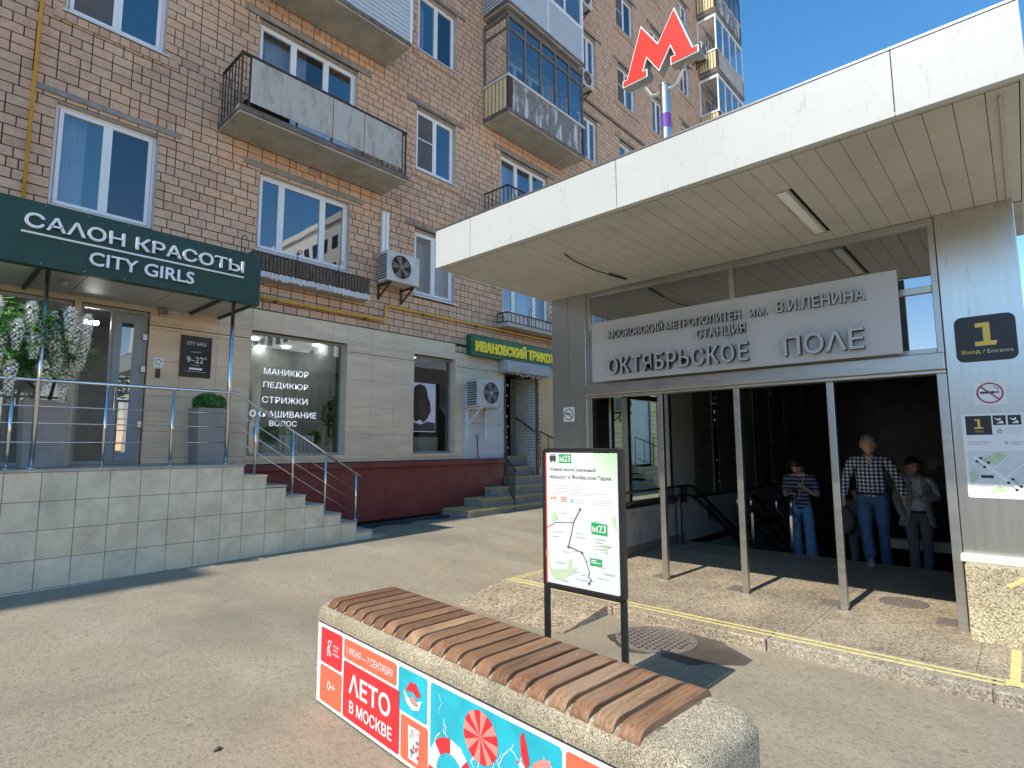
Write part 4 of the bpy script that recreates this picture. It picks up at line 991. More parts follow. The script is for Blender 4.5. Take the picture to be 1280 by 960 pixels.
t = thing('security_camera', (1.35, 9.2, 3.72), 'small dark dome camera under the salon canopy beside the left post', 'camera')
MB().tube([(1.30, 9.1, 3.79), (1.36, 9.02, 3.76)], .035, 10).build('body', GREYBOX, t, smooth=True)
t = thing('wall_lamp', (2.70, 9.93, 3.7), 'small box lamp on the beige wall right of the salon door', 'lamp')
MB().box(2.65, 9.85, 3.70, 2.75, 9.97, 3.82).build('housing', NICK, t, bevel=.01); MB().box(2.665, 9.83, 3.72, 2.735, 9.85, 3.79).build('lens', CAST, t)
t = thing('menu_plaque', (3.22, 9.95, 2.78), 'black opening hours plaque on the beige wall beside the salon door', 'sign')
MB().box(2.99, 9.945, 2.785, 3.46, 9.968, 3.46).build('board', DARKER, t, bevel=.003)
P = FRONT(9.944); m_ = MB(); P.text(m_, 'CITY GIRLS', 3.08, 3.31, .29, .055); P.text(m_, 'РЕЖИМ РАБОТЫ', 3.15, 3.19, .15, .018); P.text(m_, '9–22', 3.09, 3.02, .25, .10, off=.005); P.text(m_, '00', 3.345, 3.085, .045, .035)
P.text(m_, 'ЕЖЕДНЕВНО', 3.16, 2.97, .13, .018); P.rect(m_, 3.13, 2.905, 3.33, 2.94); P.line(m_, [(3.07, 2.875), (3.39, 2.875)], .004); build_split(m_, 0.012, 'print', PWHITE, t)
t = thing('intercom', (2.69, 9.95, 2.7), 'white notice and black bell push beside the salon door', 'intercom')
MB().box(2.63, 9.955, 2.89, 2.765, 9.968, 3.05).build('notice', SIGNW, t); MB().box(2.665, 9.94, 2.73, 2.725, 9.968, 2.87).build('bell_push', BLACKM, t, bevel=.004)
P = FRONT(9.954); m_ = MB()
for k, (a, b) in enumerate(((2.65, 3.0), (2.69, 3.01), (2.72, 2.98), (2.66, 2.95), (2.70, 2.93))): P.rect(m_, a, b, a+.02, b+.02)
m_.build('print', PINK, t)

# planters and plants
def planter(x, y, w, label):
    t = thing('planter', (x, y, 1.4), label, 'planter'); m_ = MB(); h = .85; a = w*.43; b = w*.5
    m_.add([(x-a, y-a, 1.4), (x+a, y-a, 1.4), (x+a, y+a, 1.4), (x-a, y+a, 1.4), (x-b, y-b, 1.4+h), (x+b, y-b, 1.4+h), (x+b, y+b, 1.4+h), (x-b, y+b, 1.4+h)],
           [(0, 1, 5, 4), (1, 2, 6, 5), (2, 3, 7, 6), (3, 0, 4, 7), (0, 3, 2, 1)])
    m_.add([(x-b, y-b, 1.4+h), (x+b, y-b, 1.4+h), (x+b, y+b, 1.4+h), (x-b, y+b, 1.4+h), (x-b+.04, y-b+.04, 1.4+h), (x+b-.04, y-b+.04, 1.4+h), (x+b-.04, y+b-.04, 1.4+h), (x-b+.04, y+b-.04, 1.4+h),
            (x-b+.04, y-b+.04, 1.4+h-.07), (x+b-.04, y-b+.04, 1.4+h-.07), (x+b-.04, y+b-.04, 1.4+h-.07), (x-b+.04, y+b-.04, 1.4+h-.07)],
           [(0, 1, 5, 4), (1, 2, 6, 5), (2, 3, 7, 6), (3, 0, 4, 7), (4, 5, 9, 8), (5, 6, 10, 9), (6, 7, 11, 10), (7, 4, 8, 11)])
    m_.build('body', POT, t, bevel=.008)
    MB().box(x-b+.04, y-b+.04, 1.4+h-.09, x+b-.04, y+b-.04, 1.4+h-.06).build('soil', TRUNKM, t)
    return t
planter(1.27, 9.3, .47, 'tall square grey planter left of the salon door, holding the white flowering vine')
planter(3.30, 9.45, .46, 'tall square grey planter right of the salon door, holding the round box bush')
t = thing('box_bush', (3.3, 9.45, 2.2), 'clipped round green box bush in the right planter', 'bush')
m_ = MB(); rr = random.Random(9)
for _ in range(2600):
    d = Vector((rr.gauss(0, 1), rr.gauss(0, 1), rr.gauss(0, 1))).normalized()*(.85+.17*rr.random()); p = Vector((3.3, 9.45, 2.33))+Vector((d.x*.245, d.y*.245, d.z*.17)); s = .016*rr.uniform(.7, 1.3)
    ax = (d.orthogonal()+Vector((rr.uniform(-1, 1), rr.uniform(-1, 1), rr.uniform(-1, 1)))*.7).normalized(); ay = ax.orthogonal().normalized()
    m_.add([p-ax*s, p-ay*s*.6, p+ax*s, p+ay*s*.6], [(0, 1, 2, 3)], rr.randrange(2))
m_.build('foliage', [LEAFM, LEAF2], t)
MB().sphere((3.3, 9.45, 2.33), .2, 12, 8, sz=.7).build('inner_twigs', LEAF2, t)
vine = thing('flowering_vine', (1.1, 9.1, 2.2), 'vine with long hanging white flower clusters beside the left canopy post', 'plant')
m_ = MB()
m_.tube([(1.2, 9.3, 2.15), (1.17, 9.27, 2.4), (1.24, 9.2, 2.7), (1.1, 9.1, 3.1)], [.03, .026, .02, .012], 8); m_.tube([(1.3, 9.32, 2.15), (1.35, 9.3, 2.5), (1.28, 9.1, 2.85), (1.4, 9.0, 3.15)], [.022, .02, .016, .01], 8)
m_.tube([(1.17, 9.27, 2.4), (.9, 9.1, 2.6), (.6, 9.0, 3.0)], [.02, .016, .01], 7); m_.tube([(.9, 9.1, 2.6), (.5, 9.0, 2.5), (.3, 8.95, 2.35)], [.012, .01, .006], 6)
m_.build('trunk', TRUNKM, vine, smooth=True)
m_ = MB(); rr = random.Random(21)
for _ in range(480):                             # pinnate leaves: a stalk with paired leaflets
    while True:
        d = Vector((rr.uniform(-1, 1), rr.uniform(-1, 1), rr.uniform(-1, 1)))
        if d.length < 1 and d.length > .25: break
    p = Vector((.93, 8.90, 3.05))+Vector((d.x*.66, d.y*.40, d.z*.46-.16*abs(d.x)))
    ax = Vector((d.x+rr.uniform(-.6, .6), d.y*.8+rr.uniform(-.8, .3), rr.uniform(-.7, .25))).normalized(); si = ax.cross(Vector((rr.uniform(-.3, .3), rr.uniform(-.3, .3), 1))).normalized(); L = rr.uniform(.14, .24); mi = rr.randrange(2)
    for k in range(6):
        q = p+ax*L*k/5+Vector((0, 0, -.035*(k/5)**2)); s = .088*(1-.09*k)*rr.uniform(.8, 1.1)
        for sg in (-1, 1):
            dd = (si*sg+ax*.55+Vector((0, 0, -.25))).normalized(); n_ = ax.cross(dd).normalized()*.0; w_ = ax*.019
            m_.add([q, q+dd*s*.5+w_, q+dd*s, q+dd*s*.5-w_], [(0, 1, 2, 3)], mi)
m_.build('foliage', [LEAFM, LEAF2, mat('leaf_light', (.13, .22, .04), .55, var=.4, scale=9)], vine, kind='stuff')
clus = []
for v in range(3):
    m_ = MB(); L = (.36, .30, .42)[v]; rr = random.Random(v+40)
    n = int(L/.024)
    for i in range(n):
        z = -L*i/n; r_ = .078*(1-.6*(i/n))*(1 if i > 1 else .6)
        for k in range(6):
            a = k*2*math.pi/6+i*.6+rr.uniform(-.2, .2); c = Vector((math.cos(a)*r_, math.sin(a)*r_, z+rr.uniform(-.006, .006))); s = .028*(1-.4*i/n)*rr.uniform(.7, 1.3)
            o_ = Vector((math.cos(a), math.sin(a), rr.uniform(-.5, .2))).normalized(); sd = o_.cross(Vector((0, 0, 1))).normalized(); up_ = sd.cross(o_)
            m_.add([c-sd*s+up_*s*.4, c-o_*s*.5-up_*s*.3, c+sd*s+up_*s*.4, c+o_*s*.9+up_*s*.5], [(0, 1, 2, 3)], 1 if i > n*.85 or rr.random() < .06 else 0)
            m_.add([c-sd*s*.7-up_*s*.4, c+o_*s*.6-up_*s*.9, c+sd*s*.7-up_*s*.4, c+up_*s*.2], [(0, 1, 2, 3)], 0)
    m_.tube([(0, 0, .03), (0, 0, -L)], .004, 4, 1)
    clus.append(m_.build('flower_cluster', [PETAL, PETALG], vine, origin=(0, 0, 0)))
spots = [(.98, 8.68, 3.36), (1.02, 8.62, 2.98), (1.40, 8.72, 3.22), (1.52, 8.80, 3.08), (1.50, 8.85, 2.90), (.72, 8.68, 2.96), (1.22, 8.72, 3.04), (1.26, 8.78, 2.80), (.84, 8.72, 2.66), (1.14, 8.76, 2.68), (.60, 8.66, 3.20), (.52, 8.66, 2.74), (1.20, 8.8, 3.30), (.44, 8.7, 3.05), (1.36, 8.9, 2.62), (.86, 8.62, 3.12), (.66, 8.64, 3.36), (1.34, 8.66, 3.36), (1.52, 8.7, 3.30)]
for i, s_ in enumerate(spots):
    s_ = (s_[0], s_[1]-.10, s_[2])
    if i < 3: place(clus[i], s_, vine)
    else: inst(clus[i % 3], s_, vine)

# ================================================================ SERVICES ON THE FACADE
t = thing('gas_pipe', (6.8, 9.93, 4.3), 'yellow gas pipe running level along the brick wall with one upward jog', 'pipe')
MB().tube([(3.4, 9.93, 4.325), (6.80, 9.93, 4.325), (6.86, 9.93, 4.35), (6.88, 9.93, 4.40), (6.88, 9.93, 4.59), (6.90, 9.93, 4.64), (6.96, 9.93, 4.665), (13.4, 9.93, 4.665)], .032, 10).build('pipe', GASY, t, smooth=True)
for x, z in ((4.5, 4.325), (6.4, 4.325), (7.9, 4.665), (9.6, 4.665)): MB().box(x-.015, 9.89, z-.045, x+.015, 10, z-.02).build('bracket', RUST, t)
t = thing('gas_riser_pipe', (.93, 9.93, 4.5), 'thin yellow gas pipe climbing straight up the brick wall left of the windows', 'pipe')
MB().tube([(.93, 9.92, 4.3), (.93, 9.92, 27)], .024, 10).build('pipe', GASY, t, smooth=True)
for k in range(9): MB().box(.90, 9.92, 5.3+2.6*k, .96, 10, 5.33+2.6*k).build('bracket', RUST, t)
def air_con(x, y, z, w, h, d, label, bracket='rust', grp='air conditioner units on the facade', fanx=.42):
    t = thing('air_conditioner', (x+w/2, y+d/2, z), label, 'air conditioner', grp)
    MB().box(x, y, z, x+w, y+d, z+h).build('casing', mat('ac_enamel', (.60, .59, .54), .5, var=.07, scale=5, dirt=.3) if 'ac_enamel' not in MATS else MATS['ac_enamel'], t, bevel=.018, seg=2)
    cx, cz, r_ = x+w*fanx, z+h*.52, h*.40
    m_ = MB().lathe((cx, y, cz), [(r_*1.06, .0), (r_*1.06, -.012), (r_*.98, -.012), (r_*.98, -.002)], 32, axis='y'); m_.build('fan_surround', MATS['ac_enamel'], t)
    MB().lathe((cx, y, cz), [(r_*.98, -.003), (.001, -.003)], 32, axis='y').build('fan_opening', GRILLE, t)
    m_ = MB()
    for k in range(5):
        a = k*2*math.pi/5; m_.add([(cx+math.cos(a)*r_*.2, y-.005, cz+math.sin(a)*r_*.2), (cx+math.cos(a+.25)*r_*.9, y-.005, cz+math.sin(a+.25)*r_*.9), (cx+math.cos(a+.9)*r_*.9, y-.006, cz+math.sin(a+.9)*r_*.9), (cx+math.cos(a+.8)*r_*.2, y-.006, cz+math.sin(a+.8)*r_*.2)], [(0, 1, 2, 3)])
    m_.build('fan_blades', CAST, t)
    m_ = MB(); pl_ = Plane((0, y-.014, 0), (1, 0, 0), (0, 0, 1))
    for k in range(1, 9): pl_.ring(m_, cx, cz, r_*k/9, r_*k/9+.004, 0, n=26)
    for k in range(20): a = k*math.pi/10; pl_.line(m_, [(cx+math.cos(a)*r_*.2, cz+math.sin(a)*r_*.2), (cx+math.cos(a)*r_, cz+math.sin(a)*r_)], .004)
    pl_.disc(m_, cx, cz, r_*.2, .001); m_.build('fan_guard', GREYBOX if bracket != 'rust' else CAST, t)
    m_ = MB()
    for k in range(10): m_.box(x-.008, y+.03, z+.05+k*(h-.1)/10, x+.002, y+d-.03, z+.05+k*(h-.1)/10+(h-.1)/20)
    m_.build('side_vent', GRILLE, t)
    m_ = MB()
    for xx in (x+.12, x+w-.12):
        if bracket == 'rust': m_.box(xx-.02, y+.02, z-.04, xx+.02, YF, z); m_.bar((xx, y+.05, z-.03), (xx, YF, z-.3), .03, .03); m_.box(xx-.02, YF-.03, z-.32, xx+.02, YF, z+.02)
        else:
            m_.box(xx-.025, y-.02, z-.05, xx+.025, YF-.045, z-.005); m_.bar((xx, y+.02, z-.04), (xx, YF-.06, z-.48), .035, .035); m_.box(xx-.025, YF-.085, z-.75, xx+.025, YF-.045, z+.45)
    build_split(m_, 0.02, 'bracket', RUST if bracket == 'rust' else WPVC, t)
    return t
air_con(6.60, 9.50, 5.09, .84, .64, .34, 'dirty air conditioner on the brick wall right of the three-part first floor window', 'rust')
P = FRONT(9.497); m_ = MB(); P.text(m_, 'PANASONIC', 7.20, 5.39, .17, .03); m_.build('maker_name', PGREY, bpy.data.objects['air_conditioner'])
air_con(9.16, 9.45, 2.58, .88, .66, .38, 'air conditioner on white brackets beside the small shop door', 'white', fanx=.52)
air_con(13.9, 9.56, 13.15, .62, .55, .33, 'air conditioner high on the wall right of the wooden glazed balcony')
air_con(13.9, 9.56, 16.0, .62, .55, .33, 'air conditioner high on the wall right of the pale siding balcony')
air_con(23.25, 9.5, 19.3, .62, .6, .33, 'air conditioner beside the farthest white glazed balcony, behind the red letter')
air_con(15.78, 9.5, 2.75, .62, .55, .33, 'small air conditioner on the yellow tiled wall, seen through the station glass')
t = thing('cable_duct', (6.84, 9.96, 5.8), 'white plastic duct rising from the dirty air conditioner', 'duct')
MB().box(6.755, 9.93, 5.7, 6.925, 9.99, 6.73).build('cover', WPVC, t); MB().box(6.83, 9.925, 5.7, 6.85, 9.93, 6.73).build('ridge', PGREY, t)
t = thing('drain_hose', (9.6, 9.9, 1.1), 'dark hose hanging from the air conditioner bracket over the red plinth', 'hose')
MB().tube([(9.62, 9.93, 1.95), (9.62, 9.9, 1.4), (9.66, 9.84, 1.3), (9.72, 9.8, 1.12), (9.64, 9.8, 1.02)], .014, 6).build('hose', MAROON, t, smooth=True)
for i, (x, z) in enumerate(((3.70, 4.75), (3.45, 8.35), (6.95, 8.1), (2.95, 6.1))):
    pass
t = thing('laundry_bracket', (9.9, 9.7, 6.9), 'thin rusty iron bracket sticking out of the wall under the wooden balcony', 'bracket')
MB().tube([(9.75, YF, 7.15), (9.75, 9.3, 7.15), (10.2, 9.3, 7.05), (10.2, YF, 7.05)], .008, 6).tube([(9.75, YF, 6.8), (9.75, 9.3, 7.15)], .008, 6).build('rods', RUST, t)

# shop sign and little shop entrance
t = thing('shop_sign', (11, 9.8, 3.9), 'green sign board with raised yellow letters above the small shop door', 'sign')
MB().box(9.28, 9.80, 3.87, 13.9, 9.97, 4.375).build('board', GREEN2, t, bevel=.01)
m_ = MB(); frame_boxes(m_, 9.27, 13.91, 3.86, 4.385, 9.785, .03, .02); m_.build('border', mat('dark_green_trim', (.008, .10, .05), .4), t)
FRONT(9.80).letters('ИВАНОВСКИЙ ТРИКОТАЖ', 9.40, 3.955, 3.52, .345, .0, .05, YELLOW, t, off=.06)
t = thing('roller_shutter_box', (11.4, 9.7, 3.5), 'grey roller shutter box above the small shop door', 'shutter')
GREYR = mat('grey_shutter_box', (.46, .44, .40), .75, var=.1, scale=4, dirt=.3)
MB().add([(10.4, 9.62, 3.55), (12.2, 9.62, 3.55), (12.2, 9.62, 3.78), (10.4, 9.62, 3.78), (10.4, 9.72, 3.86), (12.2, 9.72, 3.86), (10.4, 9.97, 3.86), (12.2, 9.97, 3.86), (10.4, 9.97, 3.55), (12.2, 9.97, 3.55)],
         [(0, 1, 2, 3), (3, 2, 5, 4), (4, 5, 7, 6), (0, 8, 9, 1), (0, 3, 4, 6, 8), (1, 9, 7, 5, 2)]).build('housing', GREYR, t, bevel=.006)
MB().box(10.62, YF-.04, .6, 10.68, YF+.02, 3.56).box(11.95, YF-.04, .6, 12.02, YF+.02, 3.56).build('guide_rail', CONCD, t)
mb = MB()
z = .3; r = 0
while z < 3.5:                                   # whitewashed brick reveal on the right of the doorway
    y0 = YF+.0-(.1 if r % 2 else 0)
    while y0 < 10.75:
        mb.box(11.955, max(y0, YF)+.004, z+.004, 11.985, min(y0+.24, 10.75)-.004, z+.071, skip='r'); y0 += .25
    z += .077; r += 1
mb.build('whitewashed_reveal', WBRICK, bld, kind='stuff')
MB().box(11.98, YF+.03, .3, 12.1, 11, 3.6).build('door_reveal', CONC, bld)
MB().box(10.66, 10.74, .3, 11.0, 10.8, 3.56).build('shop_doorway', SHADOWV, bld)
t = thing('hanging_cloth', (11.0, 10.6, 1.3), 'blue cloth hanging in the small shop doorway', 'cloth')
m_ = MB(); vs = []
for k in range(9): vs += [(10.92+.07*k, 10.6+.03*math.sin(k*2.3), 1.2), (10.98+.05*k, 10.6+.02*math.sin(k*2.3), 2.5)]
m_.add(vs, [(2*k, 2*k+2, 2*k+3, 2*k+1) for k in range(8)]); m_.build('cloth', DENIM, t, smooth=True)
sl_ = thing('string_lights', (11.3, 9.9, 3.4), 'string of little white bulbs around the small shop door', 'string lights')
pth = [(10.70+.01*math.sin(k), 9.93, 1.0+.09*k) for k in range(28)]+[(10.74+.11*k, 9.6, 3.52-.05*math.sin(math.pi*(k % 4)/4)) for k in range(12)]+[(11.99, 9.93, 3.45-.11*k) for k in range(17)]
MB().tube(pth, .005, 4).build('cable', BLACKM, sl_)
b0 = MB().sphere((0, 0, -.02), .020, 8, 6).build('bulb', BULB, sl_, smooth=True, origin=(0, 0, 0)); place(b0, pth[0], sl_)
for i, p_ in enumerate(pth[1:]):
    if i % 3 == 0 or 27 <= i: inst(b0, (p_[0]-.02*(i % 2), p_[1]-.02, p_[2]), sl_)
# steps of the small shop
def stairs(pre, steps, label, x1, yb):
    t = thing('entrance_steps', (steps[0][0]+1, steps[0][1], 0), label, 'steps')
    for (x0, y0, z, zl) in steps:
        MB().box(x0, y0, zl-.02, x1, yb, z-.03).build('step', STEPC, t); MB().box(x0-.01, y0-.015, z-.03, x1+.01, yb, z).build('tread', TREADY, t, bevel=.005)
    return t
stairs('a', [(8.52, 9.0, .255, -.1), (9.18, 9.27, .44, .2), (9.86, 9.54, .65, .4), (10.6, 9.80, .86, .62)], 'concrete steps with worn yellow edges climbing to the small shop door', 12.3, YF-.035)
st = bpy.data.objects['entrance_steps']
for (y0, z) in ((10.06, 1.10), (10.35, 1.38)): MB().box(10.70, y0, .8, 11.93, 10.74, z-.03).build('step', STEPC, st); MB().box(10.69, y0-.01, z-.03, 11.94, 10.74, z).build('tread', TREADY, st)
def iron_rail(x, pts, label, n=7, grp='black iron handrails at the shop steps'):
    t = thing('iron_handrail', pts[0], label, 'railing', grp); a, b = Vector(pts[0]), Vector(pts[1]); m_ = MB()
    m_.tube([a+Vector((0, -.06, -.05)), a, b], .018, 6); m_.bar(a-Vector((0, 0, .72)), b-Vector((0, 0, .72)), .02, .02); m_.build('top_rail', BLACKM, t)
    for k in range(n):
        q = a.lerp(b, k/(n-1)); MB().box(q.x-.009, q.y-.009, q.z-(.74 if 0 < k < n-1 else 1.0), q.x+.009, q.y+.009, q.z).build('baluster', BLACKM, t)
    return t
iron_rail(0, ((9.95, 9.0, 1.10), (10.62, 9.93, 1.42)), 'black iron railing on the left side of the small shop steps')
iron_rail(0, ((12.9, 8.9, 1.35), (12.0, 9.9, 2.05)), 'black iron railing on the right side of the small shop steps')
t = thing('wall_handrail', (11.9, 10.3, 2), 'short dark handrail fixed to the whitewashed brick in the shop doorway', 'railing')
MB().tube([(11.9, 10.7, 2.45), (11.9, 10.0, 2.05)], .018, 6).build('rail', BLACKM, t)
# steps of the next entrance, behind the station glass
stairs('b', [(16.6, 8.6, .25, -.1), (16.8, 8.9, .42, .2), (17.0, 9.2, .59, .4), (17.0, 9.5, .76, .5), (17.0, 9.75, .92, .7)], 'steps with yellow edges at the next entrance, seen through the station glass', 18.5, YF-.035)
iron_rail(0, ((18.3, 8.5, 1.15), (17.2, 9.95, 1.95)), 'black iron railing on the steps seen through the station glass, nearer one')
iron_rail(0, ((19.4, 8.7, 1.25), (18.5, 9.95, 1.95)), 'black iron railing on the steps seen through the station glass, farther one')

# ================================================================ STATION ENTRANCE PAVILION
pav = thing('station_entrance_pavilion', (8, 2.5, 0), 'metro station entrance pavilion with steel piers, glass transoms and a deep white canopy', 'station entrance')
XD = 6.6; ZS = 3.83; XC = 4.33; YR, YL = -.17, 5.22
# canopy fascia in enamelled sheets
ys = [YL, 4.60, 2.63, .48, YR]
for a, b in zip(ys, ys[1:]):
    MB().box(XC, b+.0025, ZS, XC+.05, a-.0025, 4.305).build('fascia_panel', FASCIA, pav, bevel=.002, seg=1)
MB().box(XC+.05, YL-.03, ZS, 17, YL, 4.30).box(XC+.05, YR, ZS, 7.8, YR+.03, 4.30).box(7.77, YR+.03, ZS, 7.8, .36, 4.30).build('side_fascia', FASCIA, pav)
MB().box(XC+.02, YR+.02, 4.27, 7.78, YL-.02, 4.33).box(7.78, .38, 4.27, 17, YL-.02, 4.33).build('roof', CONC, pav)
MB().box(XC-.006, YR, 4.306, XC+.06, YL, 4.322).build('drip_edge', NICK, pav)
MB().box(XC+.001, YR+.031, ZS+.012, XC+.10, YL-.031, ZS+.03).build('fascia_return', SOFFIT, pav)
MB().box(XD+.1, YR+.03, ZS+.004, 7.77, .38, ZS+.03).build('overhang_underside', GREYBOX, pav)
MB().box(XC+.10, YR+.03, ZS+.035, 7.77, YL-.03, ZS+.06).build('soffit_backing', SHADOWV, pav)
y = YR+.034; i = 0
while y < YL-.06:
    e = min(y+.1612, YL-.034)
    if abs((y+e)/2-1.41) < .08:
        MB().box(XC+.10, y+.0022, ZS, 5.0, e-.0022, ZS+.012).build('soffit_strip', SOFFIT, pav); MB().box(6.30, y+.0022, ZS, XD-.03, e-.0022, ZS+.012).build('soffit_strip', SOFFIT, pav)
    else:
        MB().box(XC+.10, y+.0022, ZS+R.uniform(0, .0025), XD-.03 if e < 4.5 and y > .5 else XD+.06, e-.0022, ZS+.012).build('soffit_strip', SOFFIT, pav)
    y += .1612; i += 1
lt = MB(); lt.box(5.0, 1.345, ZS-.006, 6.3, 1.365, ZS+.014).box(5.0, 1.455, ZS-.006, 6.3, 1.475, ZS+.014).box(5.0, 1.365, ZS-.006, 5.02, 1.455, ZS+.014).box(6.28, 1.365, ZS-.006, 6.3, 1.455, ZS+.014)
l_ = lt.build('ceiling_light', CONC, pav); MB().box(5.02, 1.365, ZS+.004, 6.28, 1.455, ZS+.014).build('diffuser', SIGNW, l_)
MB().tube([(4.98, 3.73, ZS), (5.2, 3.74, ZS-.035), (5.6, 3.73, ZS-.05), (6.0, 3.715, ZS-.035), (6.28, 3.71, ZS-.012)], .008, 5).tube([(5.9, 3.718, ZS-.035), (6.3, 3.71, ZS-.01)], .016, 5).build('loose_wire', BLACKM, pav)
MB().tube([(4.5, -.04, ZS-.012), (XD-.06, -.04, ZS-.012)], .007, 8).build('conduit', GREYBOX, pav)
# piers clad in brushed steel
pier = MB().box(XD-.05, 4.545, 0, XD+.55, 5.155, ZS).build('pier', STEEL, pav, bevel=.006)
MB().box(XD-.054, 4.85, .0, XD-.05, 4.853, ZS).build('cladding_joint', CAST, pier)
pier = MB().box(XD-.05, -.075, .655, XD+.55, .495, ZS).build('pier', STEEL, pav, bevel=.006)
MB().box(XD-.17, -.6, .625, XD+.0, .51, .685).build('plinth_ledge', ALUW, pier, bevel=.008)
pp = MB().box(6.30, -4, -.02, XD+.6, .475, .625).build('plinth', AGG2, pav, bevel=.01)
pts_ = SIDE(6.297); m_ = MB(); pts_.line(m_, [(-.20, .48), (.0, .62)], .035); m_.build('yellow_tape', PAINTY, pp)
MB().box(XD-.06, .50, -.0, XD+.12, .575, 2.31).build('jamb', STEELH, pav, bevel=.004)
m_ = MB()
for z in (.4, .9, 1.5, 1.95, 2.15): m_.lathe((XD-.062, .54, z), [(.007, 0), (.006, .004)], 8, axis='x')
build_split(m_, 0.05, 'rivets', NICK, pav)
MB().box(XD-.03, 4.47, 0, XD+.08, 4.543, 2.31).build('jamb', STEELH, pav, bevel=.004)
# header beam
MB().box(XD-.12, .50, 2.345, XD+.12, 4.543, 2.505).build('header_beam', STEELH, pav, bevel=.01)
MB().box(XD-.09, .50, 2.31, XD+.09, 4.543, 2.343).build('header_lip', STEELH, pav, bevel=.006)
# door posts
for y in (3.43, 2.455, 1.48):
    p_ = MB().box(XD-.035, y-.035, 0, XD+.035, y+.035, 2.31).build('door_post', STEELH, pav, bevel=.006)
    MB().box(XD-.05, y-.05, 0, XD+.05, y+.05, .012).build('foot', NICK, p_)
# transom lights
m_ = MB(); m_.box(XD-.03, .50, 3.765, XD+.05, 4.543, ZS); m_.box(XD-.03, .50, 2.506, XD+.05, .555, 3.764); m_.box(XD-.03, 4.49, 2.506, XD+.05, 4.543, 3.764); m_.box(XD-.03, 2.43, 2.506, XD+.05, 2.485, 3.764)
m_.box(XD-.025, .556, 3.105, XD+.045, 2.429, 3.17); m_.box(XD-.025, 2.486, 3.105, XD+.045, 4.489, 3.17); m_.box(XD-.025, .556, 2.507, XD+.045, 4.489, 2.56)
m_.build('transom_frame', STEELH, pav, bevel=.004, seg=1)
for a, b in ((.555, 2.43), (2.485, 4.49)):
    for c, d in ((2.56, 3.105), (3.17, 3.765)):
        MB().add([(XD+.01, a, c), (XD+.01, b, c), (XD+.01, b, d), (XD+.01, a, d)], [(0, 1, 2, 3)]).build('transom_pane', TRANS, pav)
# name board
nb = MB().box(XD-.24, .80, 2.515, XD-.20, 4.31, 3.325).build('name_board', mat('board_metal', (.56, .56, .545), .42, metal=.1, var=.04, scale=2, rvar=.04), pav, bevel=.004)
MB().box(XD-.20, 1.2, 2.8, XD-.03, 1.3, 2.9).box(XD-.20, 3.8, 2.8, XD-.03, 3.9, 2.9).build('bracket', CAST, nb)
NK = [mat('letter_metal', (.52, .53, .52), .36, metal=.15, var=.1, scale=12, rvar=.05), mat('letter_return', (.085, .08, .07), .5, metal=.3, var=.2)]
P = SIDE(XD-.24)
P.letters('МОСКОВСКИЙ МЕТРОПОЛИТЕН', -4.02, 3.070, 1.75, .130, .012, .035, NK, nb, off=.02)
P.letters('им.', -2.17, 3.070, .19, .085, .012, .035, NK, nb, off=.02)
P.letters('В.И.ЛЕНИНА', -1.89, 3.070, .83, .125, .012, .035, NK, nb, off=.02)
P.letters('СТАНЦИЯ', -2.80, 2.885, .575, .135, .012, .035, NK, nb, off=.02)
P.letters('ОКТЯБРЬСКОЕ', -4.02, 2.585, 1.82, .215, .012, .06, NK, nb, off=.02, gap=1.15)
P.letters('ПОΛЕ', -1.83, 2.585, .74, .215, .012, .06, NK, nb, off=.02)

# inside: side wall with parapet and glazing, ceiling, walls, stairwell
m_ = MB(); m_.box(XD+.56, 4.52, .06, 9.40, 4.66, .70); m_.build('parapet', PARAG, pav)
MB().box(XD+.56, 4.505, .0, 9.40, 4.52, .14).build('skirting', MAROON if False else CONCD, pav)
MB().box(XD+.56, 4.50, .70, 9.40, 4.68, .745).build('parapet_cap', BLACKM, pav, bevel=.005)
m_ = MB()
for x in (7.15, 7.62, 8.74, 8.98): m_.box(x, 4.53, .745, x+.09, 4.64, 3.8)
m_.box(7.24, 4.545, .745, 8.74, 4.62, .80); m_.box(7.24, 4.545, 2.38, 8.74, 4.62, 2.46)
m_.build('side_frame', STEELH, pav)
for a, b in ((7.24, 7.62), (7.71, 8.74)):
    for c, d in ((.80, 2.38), (2.46, 3.8)):
        MB().add([(a, 4.59, c), (b, 4.59, c), (b, 4.59, d), (a, 4.59, d)], [(0, 1, 2, 3)]).build('side_pane', CLEAR, pav)
MB().box(9.07, 4.55, .72, 9.98, 4.62, 3.8).build('wall_panel', mat('inner_panel', (.42, .42, .37), .4, metal=.1, var=.1, scale=2, stretch=(1, 1, .2)), pav)
